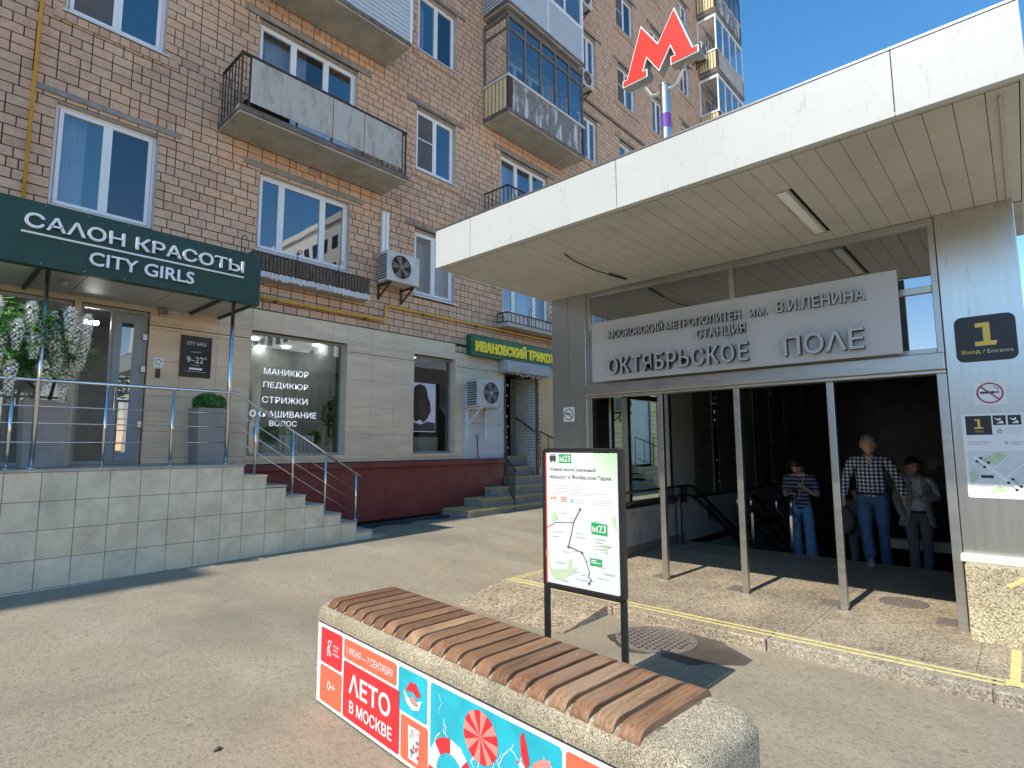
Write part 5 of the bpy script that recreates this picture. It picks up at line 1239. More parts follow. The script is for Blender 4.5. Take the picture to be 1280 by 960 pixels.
# dark panelled wall with tall slots that let small patches of daylight through
m_ = MB(); m_.box(9.40, 4.52, -4.0, 17, 4.66, .70); m_.build('stairwell_wall', PARAG, pav)
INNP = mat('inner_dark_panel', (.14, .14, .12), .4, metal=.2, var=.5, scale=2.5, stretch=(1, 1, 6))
DIMST = mat('dim_steel', (.36, .36, .33), .45, metal=.3, var=.3, scale=3, stretch=(1, 1, .3))
slots = [10.9, 12.1, 13.2, 14.3, 15.4]
x = 9.98; rr = random.Random(4)
for s_ in slots+[17.0]:
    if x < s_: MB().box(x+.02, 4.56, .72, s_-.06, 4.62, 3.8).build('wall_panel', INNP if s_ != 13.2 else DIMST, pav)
    MB().box(s_-.06, 4.545, .72, s_-.04, 4.635, 3.8).build('mullion', DIMST, pav)
    if s_ < 17:
        k = MB(); z = .72
        while z < 3.8:
            h_ = rr.choice((.05, .1, .22, .34)); k.box(s_-.02, 4.57, z, s_+.24, 4.61, min(z+h_, 3.8))
            g_ = rr.choice((.045, .06, .08)); zz = z+h_
            if zz+g_ < 3.8:
                xx = s_-.02
                while xx < s_+.24:
                    ww = rr.uniform(.02, .07); k.box(xx, 4.575, zz, min(xx+ww, s_+.24), 4.605, zz+g_); xx += ww+rr.choice((.02, .05, .09))
            z += h_+g_
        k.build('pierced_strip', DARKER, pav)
    x = s_+.24
MB().box(9.95, 4.50, .70, 17, 4.68, .745).build('parapet_cap', BLACKM, pav)
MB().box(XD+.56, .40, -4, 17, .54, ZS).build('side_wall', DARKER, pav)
MB().box(XD+.56, .38, -.1, 17, .398, 4.27).build('outer_cladding', GREYBOX, pav)
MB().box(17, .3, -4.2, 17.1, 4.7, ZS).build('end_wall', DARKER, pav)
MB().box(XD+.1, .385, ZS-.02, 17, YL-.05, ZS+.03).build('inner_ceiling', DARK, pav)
# light coloured parapet of the far landing
MB().box(11.3, .56, -.05, 11.5, 1.9, .10).build('landing_ledge', mat('pale_green_ledge', (.78, .84, .62), .5), pav)
m_ = MB()
for k in range(26): m_.box(9.43+.31*k, .545, -4.2, 9.43+.31*(k+1), 4.515, -.155*(k+1))
m_.build('stair_flight', CONCD, pav)
for k in range(7): MB().box(9.43+.31*k-.0, .55, -.155*(k+1), 9.43+.31*(k+1)+.02, 4.5, -.155*(k+1)+.02).build('tread', KERBM, pav)
# handrails
def bracketed(y, label):
    t = thing('stair_handrail', (9, y, 0), label, 'railing', 'handrails at the station stairs')
    for dz in (0, -.16): MB().tube([(7.3, y, .96+dz), (9.35, y, .96+dz), (9.6, y, .93+dz), (14.5, y, -1.5+dz)], .021, 8).build('rail', BLACKM, t, smooth=True)
    for x in (8.8, 9.3, 10.4, 11.5, 12.6):
        zz = .80 if x < 9.5 else .80-(x-9.6)*.496; MB().box(x-.02, y-.02, zz-.12, x+.02, y+.09, zz+.16).build('bracket', BLACKM, t)
    MB().box(9.02, y-.03, 0, 9.07, y+.03, .80).build('post', NICK, t)
    return t
bracketed(4.42, 'black double handrail along the left side wall of the station stairs')
def midrail(x0, y, label):
    t = thing('stair_handrail', (x0, y, 0), label, 'railing', 'handrails at the station stairs')
    for s_ in (-1, 1):
        yy_ = y+s_*.11; r_ = []
        for k in range(9):
            a = math.pi/2+math.pi*k/8; r_.append((x0+.13*math.cos(a), yy_, .70+.13*math.sin(a)))
        MB().tube([(x0+5, yy_, .83-2.48)]+r_+[(x0+5, yy_, .57-2.48)], .02, 8).build('rail', POLISH, t, smooth=True)
    for k in range(3):
        x = x0+.22+1.5*k; z = -.496*(x-x0); MB().box(x-.025, y-.025, z-.6, x+.025, y+.025, z+.62).build('post', POLISH, t, bevel=.01)
        MB().box(x-.008, y-.11, z+.48, x+.008, y+.11, z+.495).build('cross_arm', BLACKM, t)
    return t
midrail(9.75, 3.55, 'polished double handrail at the station stairs, nearer the left wall')
midrail(9.75, 2.93, 'polished double handrail with a bright post beside the man in the striped T-shirt')

# ---- metro letter on its pole
t = thing('metro_sign', (5.0, 2.48, 4.3), 'big red letter M on a steel pole above the station canopy', 'sign')
Mo = [(0, 0), (0, .075), (.055, .075), (.236, .60), (.425, .305), (.614, .60), (.795, .075), (.85, .075), (.85, 0), (.555, 0), (.555, .085), (.600, .085), (.558, .205), (.425, 0-.005), (.292, .205), (.250, .085), (.295, .085), (.295, 0)]
M0 = [(-2.918+a, 5.475+b) for a, b in Mo]
def inset(pts, d):
    out = []; n = len(pts)
    for i in range(n):
        p0, p1, p2 = pts[i-1], pts[i], pts[(i+1) % n]
        def nrm(a, b): dx, dy = b[0]-a[0], b[1]-a[1]; L = math.hypot(dx, dy); return (dy/L, -dx/L)
        n1, n2 = nrm(p0, p1), nrm(p1, p2); k = 1+n1[0]*n2[0]+n1[1]*n2[1]; k = max(k, .35)
        out.append((p1[0]+d*(n1[0]+n2[0])/k, p1[1]+d*(n1[1]+n2[1])/k))
    return out
P = SIDE(5.0)
m_ = MB(); P.poly(m_, M0, -.11, 0, th=.11); m_.build('letter_box', mat('grey_box_side', (.24, .24, .225), .5, var=.1), t)
m_ = MB(); P.poly(m_, M0, .002, 0, th=.010); m_.build('letter_rim', SIGNW, t)
m_ = MB(); P.poly(m_, inset(M0, .012), .013, 0, th=.006); m_.build('letter_face', RED, t)
MB().tube([(5.07, 2.475, 4.3), (5.07, 2.475, 5.33)], .052, 20).build('pole', STEEL, t, smooth=False)
MB().tube([(5.07, 2.475, 5.33), (5.07, 2.475, 5.345), (5.07, 2.475, 5.36)], [.058, .058, .03], 20).build('pole_cap', NICK, t)
MB().tube([(5.07, 2.475, 4.87), (5.07, 2.475, 5.02)], .0545, 20).build('purple_band', PURPLE, t)
for s_ in (-1, 1):
    MB().tube([(5.06, 2.475+s_*.03, 5.29), (5.06, 2.475+s_*.09, 5.27), (5.06, 2.475+s_*.14, 5.29), (5.06, 2.475+s_*.19, 5.37), (5.06, 2.475+s_*.24, 5.48)], .018, 6).build('bracket', MATS['grey_enamel'], t)


# ---- signs on the piers
def nosmoke(x, a0, b0, w, h, label, red=True):
    t = thing('no_smoking_sign', (x, -(a0+w/2), b0), label, 'sign', 'no smoking signs on the piers'); P = SIDE(x)
    m_ = MB(); P.rect(m_, a0, b0, a0+w, b0+h, .001, 0, th=.004); m_.build('plate', SIGNW, t)
    cx, cy, r_ = a0+w/2, b0+h/2, min(w, h)*.44; ink = MB(); rd = MB()
    P.rect(ink, cx-r_*.72, cy-r_*.06, cx+r_*.38, cy+r_*.16, .0058); P.rect(ink, cx+r_*.44, cy-r_*.06, cx+r_*.52, cy+r_*.16, .0058); P.rect(ink, cx+r_*.58, cy-r_*.06, cx+r_*.66, cy+r_*.16, .0058)
    P.line(ink, [(cx+r_*.6, cy+r_*.25), (cx+r_*.62, cy+r_*.45), (cx+r_*.4, cy+r_*.5), (cx+r_*.3, cy+r_*.7)], r_*.06, .0058); ink.build('cigarette', PINK, t)
    P.ring(rd, cx, cy, r_*.86, r_, .0066); P.line(rd, [(cx-r_*.64, cy+r_*.64), (cx+r_*.64, cy-r_*.64)], r_*.13, .0066); rd.build('ban_ring', NOSM if red else PINK, t)
nosmoke(XD-.05, -.315, 2.0, .218, .212, 'white no smoking sign with a red ring on the right pier')
nosmoke(XD-.05, -4.95, 2.0, .19, .205, 'small white no smoking sign with a dark ring on the left pier', red=False)
t = thing('entrance_sign', (XD-.05, .2, 2.4), 'black rounded sign with a yellow number 1 on the right pier', 'sign'); P = SIDE(XD-.05)
m_ = MB(); P.rect(m_, -.415, 2.395, .012, 2.812, .001, 0, rad=.06, th=.006); m_.build('plate', SBLACK, t, bevel=0)
m_ = MB(); P.poly(m_, [(-.275, 2.535), (-.13, 2.535), (-.12, 2.575), (-.165, 2.575), (-.165, 2.745), (-.265, 2.745), (-.265, 2.705), (-.215, 2.705), (-.215, 2.575), (-.275, 2.575)], .0085)
P.text(m_, 'Вход /', -.375, 2.462, .165, .042, .0085, off=.015); build_split(m_, 0.02, 'yellow_print', SYEL, t)
m_ = MB(); P.text(m_, 'Entrance', -.195, 2.466, .175, .034, .0085); m_.build('pale_print', mat('pale_yellow_print', (.72, .64, .36), .4), t)
t = thing('station_map', (XD-.05, .2, 1.17), 'white station map poster with a yellow 1 on the right pier', 'poster')
m_ = MB(); P.rect(m_, -.42, 1.18, .03, 1.925, .001, 0, rad=.015, th=.005); m_.build('plate', SIGNW, t)
m_ = MB(); P.rect(m_, -.40, 1.20, .012, 1.59, .0065); m_.build('map_ground', PMAP, t)
m_ = MB()
for q in ([(-.39, 1.3), (-.33, 1.36), (-.36, 1.42), (-.40, 1.40)], [(-.30, 1.52), (-.20, 1.58), (-.12, 1.55), (-.2, 1.47)], [(-.05, 1.45), (.01, 1.5), (.01, 1.4)], [(-.3, 1.22), (-.2, 1.3), (-.14, 1.24)]): P.poly(m_, q, .0069)
build_split(m_, 0.004, 'map_parks', PMG, t)
m_ = MB()
for a, b in (((-.40, 1.25), (-.10, 1.58)), ((-.30, 1.21), (.01, 1.52)), ((-.14, 1.21), (.01, 1.36)), ((-.40, 1.45), (-.28, 1.58))): P.line(m_, [a, b], .008, .0072)
P.line(m_, [(-.36, 1.54), (-.05, 1.24)], .028, .0074); build_split(m_, 0.001, 'map_roads', SIGNW, t)
m_ = MB(); P.rect(m_, -.395, 1.735, -.215, 1.905, .0065); P.rect(m_, -.205, 1.82, -.118, 1.905, .0065); P.rect(m_, -.105, 1.82, -.018, 1.905, .0065)
for a, b in ((-.31, 1.53), (-.34, 1.5), (-.26, 1.49), (-.29, 1.45), (-.11, 1.35), (-.14, 1.32), (-.06, 1.29), (-.09, 1.26)): P.disc(m_, a, b, .0115, .0078, n=12)
P.line(m_, [(-.31, 1.53), (-.26, 1.49)], .004, .0078); P.line(m_, [(-.34, 1.5), (-.29, 1.45)], .004, .0078); P.line(m_, [(-.11, 1.35), (-.06, 1.29)], .004, .0078); P.line(m_, [(-.14, 1.32), (-.09, 1.26)], .004, .0078)
P.rect(m_, -.32, 1.355, -.235, 1.38, .0078); build_split(m_, 0.006, 'black_print', SBLACK, t)
m_ = MB(); P.poly(m_, [(-.335, 1.79), (-.275, 1.79), (-.272, 1.803), (-.293, 1.803), (-.293, 1.875), (-.33, 1.875), (-.33, 1.862), (-.312, 1.862), (-.312, 1.803), (-.335, 1.803)], .0082); P.text(m_, 'ВХОД', -.33, 1.757, .055, .016, .0082, off=.02); build_split(m_, 0.02, 'yellow_print', SYEL, t)
m_ = MB()
for a in (-.162, -.062):                          # small pictograms: bird over steps
    P.poly(m_, [(a-.03, 1.885), (a-.005, 1.872), (a+.008, 1.888), (a+.014, 1.868), (a-.004, 1.858), (a-.022, 1.868)], .0082); P.poly(m_, [(a-.022, 1.835), (a+.0, 1.848), (a+.016, 1.86), (a+.026, 1.85), (a+.026, 1.833)], .0082)
build_split(m_, 0.03, 'pictograms', SIGNW, t)
m_ = MB()
for k in range(3): P.text(m_, ('Октябрьское поле', 'станция метро', 'выход в город')[k], -.125, 1.785-.018*k, (.115, .09, .1)[k], .010, .0068)
for k in range(3): P.rect(m_, -.39, 1.672-.013*k, -.39+(.16, .15, .10)[k], 1.677-.013*k, .0068); P.rect(m_, -.10, 1.672-.013*k, -.10+(.10, .09, .07)[k], 1.677-.013*k, .0068)
P.disc(m_, -.165, 1.765, .022, .0068); P.rect(m_, -.14, 1.652, -.115, 1.677, .0068); build_split(m_, 0.012, 'small_print', PGREY, t)

# ================================================================ INFORMATION BOARD
XB = 3.05
t = thing('information_board', (XB, 2.19, -.1), 'free-standing bus route information board in a black frame behind the bench', 'information board')
fr = MB()
P = SIDE(XB); op = rrect(-2.50, .70, -1.865, 1.635, .035); ip = rrect(-2.474, .732, -1.891, 1.611, .018)
n = len(op)
for i in range(n):
    j = (i+1) % n
    fr.add([P.p(*op[i], 0), P.p(*op[j], 0), P.p(*ip[j], 0), P.p(*ip[i], 0), P.p(*op[i], -.045), P.p(*op[j], -.045), P.p(*ip[j], -.045), P.p(*ip[i], -.045)], [(0, 1, 2, 3), (4, 7, 6, 5), (0, 4, 5, 1), (3, 2, 6, 7)])
fr.build('frame', BLACKM, t, bevel=.003, seg=1)
for y in (2.482, 1.885): MB().box(XB+.008, y-.02, -.1, XB+.038, y+.02, .71).build('leg', BLACKM, t, bevel=.006)
MB().box(XB-.0, 1.895, .745, XB+.04, 2.47, 1.60).build('backing', SIGNW, t)
pr = MB(); P.rect(pr, -2.466, .740, -1.899, 1.603, .002); pr.build('print_ground', PMAP, t)
GRAD = bpy.data.materials.new('print_green_fade'); GRAD.use_nodes = True; tt = GRAD.node_tree; g = nn(tt, 'ShaderNodeNewGeometry'); sx = nn(tt, 'ShaderNodeSeparateXYZ'); tt.links.new(g.outputs['Position'], sx.inputs[0])
ma = nn(tt, 'ShaderNodeMath', operation='MULTIPLY_ADD'); ma.inputs[1].default_value = -1.0; ma.inputs[2].default_value = 2.85; tt.links.new(sx.outputs['Y'], ma.inputs[0])
ad = nn(tt, 'ShaderNodeMath', operation='ADD'); tt.links.new(ma.outputs[0], ad.inputs[0]); tt.links.new(sx.outputs['Z'], ad.inputs[1])
mr = nn(tt, 'ShaderNodeMapRange'); mr.inputs[1].default_value = 2.15; mr.inputs[2].default_value = 2.55; tt.links.new(ad.outputs[0], mr.inputs[0])
mr2 = nn(tt, 'ShaderNodeMapRange'); mr2.inputs[1].default_value = 1.85; mr2.inputs[2].default_value = 1.55; tt.links.new(ad.outputs[0], mr2.inputs[0])
mxm = nn(tt, 'ShaderNodeMath', operation='MAXIMUM'); tt.links.new(mr.outputs[0], mxm.inputs[0]); tt.links.new(mr2.outputs[0], mxm.inputs[1])
mc = nn(tt, 'ShaderNodeMix', data_type='RGBA'); mc.inputs[6].default_value = (.84, .88, .86, 1); mc.inputs[7].default_value = (.42, .74, .36, 1); tt.links.new(mxm.outputs[0], mc.inputs[0]); tt.links.new(mc.outputs[2], tt.nodes['Principled BSDF'].inputs['Base Color'])
pr = MB(); P.rect(pr, -2.462, 1.255, -1.899, 1.603, .003); pr.build('print_heading', GRAD, t)
pr = MB(); P.rect(pr, -2.467, .742, -2.457, 1.602, .0036); pr.build('print_red_edge', PINKC, t)
pr = MB()
P.rect(pr, -2.352, 1.535, -2.245, 1.595, .004); P.poly(pr, [(-2.095, 1.165), (-1.975, 1.16), (-1.975, 1.088), (-2.095, 1.093)], .004); P.rect(pr, -2.11, .895, -2.02, .94, .004); build_split(pr, 0.02, 'print_green', PGREEN, t)
pr = MB(); P.text(pr, 'м23', -2.342, 1.545, .088, .040, .005, off=.02); P.text(pr, 'м23', -2.085, 1.105, .10, .044, .005, off=.02); P.rect(pr, -2.10, .925, -2.06, .930, .005); P.rect(pr, -2.10, .912, -2.03, .917, .005); build_split(pr, 0.03, 'print_white', SIGNW, t)
pr = MB()
P.text(pr, 'Новый магистральный', -2.43, 1.475, .375, .033, .0045, off=.004); P.text(pr, 'маршрут в Филёвском Парке', -2.43, 1.425, .49, .035, .0045, off=.004)
P.rect(pr, -2.43, 1.55, -2.375, 1.585, .0045, rad=.006); P.rect(pr, -2.43, 1.59, -2.372, 1.594, .0045); P.disc(pr, -2.415, 1.547, .008, .0046); P.disc(pr, -2.388, 1.547, .008, .0046)
P.line(pr, [(-2.18, 1.24), (-2.205, 1.20), (-2.235, 1.15), (-2.255, 1.07), (-2.28, .99), (-2.24, .985), (-2.17, .965), (-2.14, .915), (-2.115, .85), (-2.125, .82), (-2.10, .805), (-2.12, .78)], .0055, .0047)
P.line(pr, [(-2.46, 1.10), (-2.38, 1.14), (-2.235, 1.15)], .003, .0047)
for a, b in ((-2.18, 1.24), (-2.28, .99), (-2.17, .965), (-2.12, .78)): P.ring(pr, a, b, .005, .009, .0049, n=10)
build_split(pr, 0.025, 'print_black', PINK, t)
pr = MB(); rr = random.Random(8)
for k, (a, b, w_) in enumerate(((-2.43, 1.385, .26), (-2.40, 1.365, .30), (-2.40, 1.345, .43), (-2.40, 1.33, .36))): P.rect(pr, a, b, a+w_, b+.004, .0046)
for k in range(26):
    a = rr.uniform(-2.44, -2.0); b = rr.uniform(.76, 1.22); P.rect(pr, a, b, a+rr.uniform(.04, .09), b+.0035, .0044)
for k in range(4): P.rect(pr, -2.07, 1.06-.02*k, -2.07+rr.uniform(.06, .13), 1.065-.02*k, .0046)
for k in range(3): P.rect(pr, -2.22, 1.30-.012*k, -2.15, 1.304-.012*k, .0046); P.rect(pr, -2.08, 1.30-.012*k, -1.95, 1.304-.012*k, .0046)
P.rect(pr, -2.26, 1.275, -2.23, 1.305, .0046); build_split(pr, 0.012, 'print_small_text', PGREY, t)
pr = MB(); P.text(pr, 'к9', -2.42, 1.288, .042, .024, .0046)
for k in range(3): P.rect(pr, -2.34, 1.305-.012*k, -2.285, 1.31-.012*k, .0046)
build_split(pr, 0.012, 'print_red', PINKC, t)
pr = MB()
P.ring(pr, -2.36, .93, .085, .11, .0035, a0=math.pi*.95, a1=2*math.pi*.98, n=16, sy=1.5)
for q in ([(-2.44, .80), (-2.36, .775), (-2.25, .82), (-2.2, .87), (-2.3, .845), (-2.4, .83)], [(-2.02, 1.02), (-1.97, 1.04), (-1.98, .98)], [(-2.43, 1.17), (-2.38, 1.22), (-2.36, 1.17), (-2.40, 1.14)], [(-1.95, 1.2), (-1.91, 1.22), (-1.91, 1.12)]): P.poly(pr, q, .0037)
build_split(pr, 0.02, 'print_parks', PMG, t)

# ================================================================ BENCH
A2 = Vector((2.11, 3.68)); U2 = Vector((.068, .998)).normalized(); N2 = Vector((U2.y, -U2.x))
def BP(s, n_, z): q = A2+U2*s+N2*n_; return (q.x, q.y, z)
bn = thing('concrete_bench', BP(-1.28, .31, -.1), 'long pebble-dashed concrete bench with wooden slats and a printed advert on its side', 'bench')
S0, S1, DN, ZT = .20, -2.75, .64, .552
def rounded_body():
    bm = MB(); rt = .09; rc = .11
    prof = [(0, -.1)]                                # (inset, z) going up the side and over the top edge
    prof += [(0, ZT-rt)]+[(rt*(1-math.cos(a)), ZT-rt+rt*math.sin(a)) for a in [math.pi/2*k/6 for k in range(1, 7)]]
    rings = []
    for ins, z in prof:
        ring = []; r_ = max(rc-ins*.4, .03)
        for (a0, b0, st) in ((S0-ins-r_, DN-ins-r_, 0), (S1+ins+r_, DN-ins-r_, 90), (S1+ins+r_, ins+r_, 180), (S0-ins-r_, ins+r_, 270)):
            for k in range(7):
                t_ = math.radians(st+15*k); ring.append(BP(a0+r_*math.cos(t_), b0+r_*math.sin(t_), z))
        rings.append(ring)
    n = len(rings[0]); vs = [p for r_ in rings for p in r_]; fs = []
    for i in range(len(rings)-1):
        for k in range(n): fs.append((i*n+k, (i*n)+(k+1) % n, (i+1)*n+(k+1) % n, (i+1)*n+k))
    fs.append(tuple((len(rings)-1)*n+k for k in range(n)))
    bm.add(vs, fs); return bm
body = rounded_body().build('body', AGG, bn, smooth=True)
# hand holes through the ends
cut = MB(); cut.obox(BP(S1, .31, .02), (U2*.12).to_3d(), (N2*.11).to_3d(), (0, 0, .085))
co = cut.build('hand_hole', SHADOWV, body)
bpy.context.view_layer.update()
bo = body.modifiers.new('hole', 'BOOLEAN'); bo.operation = 'DIFFERENCE'; bo.object = co; bo.solver = 'EXACT'
dg = bpy.context.evaluated_depsgraph_get(); me = bpy.data.meshes.new_from_object(body.evaluated_get(dg)); body.modifiers.clear(); body.data = me
bpy.data.objects.remove(co)
# slats: flat top, edges curving down over the front and the back
NS = 21; pitch = (2.585-.0)/NS
for i in range(NS):
    s0 = .03-i*pitch; s1 = s0-pitch+.028; m_ = MB(); th = .034; prof = []
    zt = ZT+.034+R.uniform(-.001, .001)
    prof = [(.030, zt-.052), (.033, zt-.040), (.042, zt-.026), (.056, zt-.013), (.074, zt-.005), (.094, zt-.001), (.115, zt), (DN-.12, zt), (DN-.085, zt-.003), (DN-.055, zt-.014), (DN-.038, zt-.04)]
    inn = [(.050, zt-.056), (.054, zt-.048), (.066, zt-.040), (.080, zt-th-.002), (.115, zt-th), (DN-.12, zt-th), (DN-.09, zt-.038), (DN-.07, zt-.045), (DN-.062, zt-.05)]
    pts = prof+inn[::-1]; k = len(pts); e = .004; vs = []
    for s_, ins in ((s0, e), (s0-e, 0), (s1+e, 0), (s1, e)):
        for j, (a, z) in enumerate(pts): vs.append(BP(s_, a, z-(ins if j < len(prof) else 0)))
    fs = [tuple(range(k)), tuple(range(3*k, 4*k))[::-1]]
    for q in range(3): fs += [(q*k+j, q*k+(j+1) % k, (q+1)*k+(j+1) % k, (q+1)*k+j) for j in range(k)]
    m_.add(vs, fs); m_.build('slat', WOODS[R.choice((0, 0, 1, 2, 3, 3, 4))], bn)
sc_ = MB()
for i in range(NS):
    for n_ in (.16, .47):
        q = BP(.03-i*pitch-(pitch-.028)/2, n_, ZT+.0338); sc_.lathe(q, [(.0055, 0), (.005, .0015)], 8)
sc_.build('slat_screws', NICK, bn, kind='stuff')
for n_ in (.16, .47):
    MB().obox(BP(-1.26, n_, ZT+.001), (U2*1.28).to_3d(), (N2*.02).to_3d(), (0, 0, .002)).build('slat_bearer', CAST, bn)
# advert
AP = Plane(BP(0, 0, 0), (-U2.x, -U2.y, 0), (0, 0, 1))     # a = -s
ad_ = MB(); AP.rect(ad_, -.085, -.088, 2.66, .434, .001, 0, th=.005); adv = ad_.build('advert_panel', SIGNW, bn)
m_ = MB(); frame_ = rrect(-.09, -.093, 2.665, .447); 
AP.rect(m_, -.089, -.092, 2.664, -.087, .0005, 0, th=.006); AP.rect(m_, -.089, .434, 2.664, .439, .0005, 0, th=.006); m_.build('advert_edge', BLACKM, bn)
c = .0075
m_ = MB(); AP.rect(m_, -.035, .185, .27, .412, c, rad=.018); AP.rect(m_, .295, -.065, .96, .275, c, rad=.02); build_split(m_, 0.02, 'print_red', PINKC, adv)
m_ = MB(); AP.rect(m_, -.035, -.065, .275, .168, c, rad=.018); AP.rect(m_, .295, .290, .925-.0, .412, c, rad=.018); AP.rect(m_, .975, -.065, 1.235, .165, c, rad=.018); AP.rect(m_, 2.195, -.065, 2.63, .412, c, rad=.02); build_split(m_, 0.008, 'print_coral', ORNG, adv)
m_ = MB(); AP.rect(m_, .945, .18, 1.225, .412, c, rad=.018); AP.rect(m_, 1.255, -.065, 2.175, .412, c, rad=.02); build_split(m_, 0.008, 'print_turquoise', CYAN, adv)
c2 = .0088; m_ = MB()
AP.text(m_, 'ΛЕТО', .375, .095, .49, .125, c2, off=.045); AP.text(m_, 'В МОСКВЕ', .385, -.02, .50, .075, c2, off=.035)
AP.text(m_, '1 ИЮНЯ — 7 СЕНТЯБРЯ', .335, .325, .55, .045, c2, off=.006); AP.text(m_, '0+', .075, .03, .11, .055, c2)
for k, b in enumerate(('ПРОЕКТ', 'МЭРА', 'МОСКВЫ')): AP.text(m_, b, .145, .315-.026*k, (.09, .065, .09)[k], .016, c2, off=.01)
AP.ring(m_, .09, .325, .014, .022, c2, n=16); AP.ring(m_, .078, .28, .014, .022, c2, n=16); AP.ring(m_, .10, .262, .010, .017, c2, n=14); AP.line(m_, [(.06, .24), (.12, .35)], .007, c2)
# water highlights
rr = random.Random(6)
for k in range(26):
    a, b = rr.uniform(1.28, 2.12), rr.uniform(-.02, .38); pts = [(a, b)]
    for j in range(5): a += rr.uniform(-.02, .03); b -= rr.uniform(.005, .03); pts.append((a, max(b, -.06)))
    AP.line(m_, pts, rr.uniform(.002, .005), c2)
build_split(m_, 0.03, 'print_white', PWHITE, adv)
CORL = mat('print_pale_coral', (.85, .28, .24), .35, var=.05); TEALD = mat('print_teal_dark', (.05, .25, .38), .35, var=.3, scale=20)
m_ = MB(); c3 = .0096                                # parasol
def fan(a, b, r_, n, m, col, sy=.95):
    for k in range(n):
        t0, t1 = math.pi*2*k/n, math.pi*2*(k+1)/n
        AP.poly(m_, [(a, b), (a+r_*math.cos(t0), b+sy*r_*math.sin(t0)), (a+r_*1.0*math.cos((t0+t1)/2), b+sy*r_*1.0*math.sin((t0+t1)/2)), (a+r_*math.cos(t1), b+sy*r_*math.sin(t1))], c3, k % 2)
fan(1.66, .275, .125, 16, 0, 0)
m_.build('print_parasol', [PINKC, CORL], adv)
m_ = MB(); 
for k in range(8): AP.ring(m_, 1.43, -.0, .115, .185, c3, k % 2, n=5, a0=math.pi*k/4, a1=math.pi*(k+1)/4-.0, sy=1.0) if k < 5 else None
m_.build('print_life_ring', [PINKC, PWHITE], adv)
m_ = MB()                                            # flying bird
AP.poly(m_, [(1.965, .25), (1.935, .30), (1.93, .37), (1.95, .40), (1.975, .34), (1.99, .28)], c3, 0); AP.poly(m_, [(1.985, .25), (2.02, .30), (2.08, .335), (2.12, .33), (2.09, .30), (2.12, .28), (2.08, .265), (2.10, .24), (2.03, .235)], c3, 1)
AP.poly(m_, [(1.92, .255), (1.935, .27), (1.97, .25), (2.03, .18), (2.05, .13), (2.0, .15), (1.95, .21)], c3, 2); AP.poly(m_, [(1.90, .262), (1.92, .268), (1.92, .252)], c3, 0)
m_.build('print_bird', [PINKC, CORL, PWHITE], adv)
m_ = MB()                                            # red-and-white bow on the small square, tumbler on the other
AP.poly(m_, [(1.02, .30), (1.06, .355), (1.12, .36), (1.17, .31), (1.13, .29), (1.09, .31)], c3, 0); AP.poly(m_, [(1.0, .30), (1.03, .24), (1.09, .215), (1.15, .23), (1.18, .29), (1.11, .26), (1.05, .27)], c3, 2); AP.poly(m_, [(1.05, .26), (1.10, .235), (1.15, .25), (1.10, .29)], c3, 1)
AP.poly(m_, [(1.05, .13), (1.16, .13), (1.15, -.04), (1.06, -.04)], c3, 2)
rr = random.Random(2)
for k in range(22): AP.disc(m_, rr.uniform(1.065, 1.145), rr.uniform(-.025, .115), rr.uniform(.006, .014), c3+.0004, rr.choice((0, 3, 3, 1)), n=6)
build_split(m_, 0.02, 'print_pictures', [PINKC, CORL, PWHITE, TEALD], adv)

# ================================================================ PEOPLE
def skinned(name, chains, mat_, parent, subs=2, origin=None, root=None):
    """chains: list of [(point, radius_x, radius_y)...]; shared points (same coordinates) are welded"""
    idx = {}; vs = []; rs = []; es = []
    for ch in chains:
        prev = None
        for p, r_ in ch:
            k = tuple(round(c, 4) for c in p)
            if k not in idx: idx[k] = len(vs); vs.append(p); rs.append(r_ if isinstance(r_, tuple) else (r_, r_))
            if prev is not None and prev != idx[k] and (prev, idx[k]) not in es and (idx[k], prev) not in es: es.append((prev, idx[k]))
            prev = idx[k]
    me = bpy.data.meshes.new(name); me.from_pydata(vs, es, []); ob = bpy.data.objects.new(name, me); COL.objects.link(ob)
    ob.modifiers.new('skin', 'SKIN'); sv = me.skin_vertices[0].data
    for i, r_ in enumerate(rs): sv[i].radius = r_
    sv[0].use_root = True
    ob.modifiers['skin'].use_smooth_shade = True
    su = ob.modifiers.new('sub', 'SUBSURF'); su.levels = subs; su.render_levels = subs
    dg = bpy.context.evaluated_depsgraph_get(); m2 = bpy.data.meshes.new_from_object(ob.evaluated_get(dg)); bpy.data.objects.remove(ob)
    return m2
def finish(name, me, mats, parent, T, extra=None):
    """mesh in the person's own frame (x right hand side of picture, y away, z up) -> world"""
    for m in (mats if isinstance(mats, (list, tuple)) else [mats]): me.materials.append(m)
    me.transform(T)
    ob = bpy.data.objects.new(name, me); COL.objects.link(ob); place(ob, WL[parent.name], parent)
    me.transform(Matrix.Translation(-WL[parent.name])); me.polygons.foreach_set('use_smooth', [True]*len(me.polygons)); me.update(); return ob
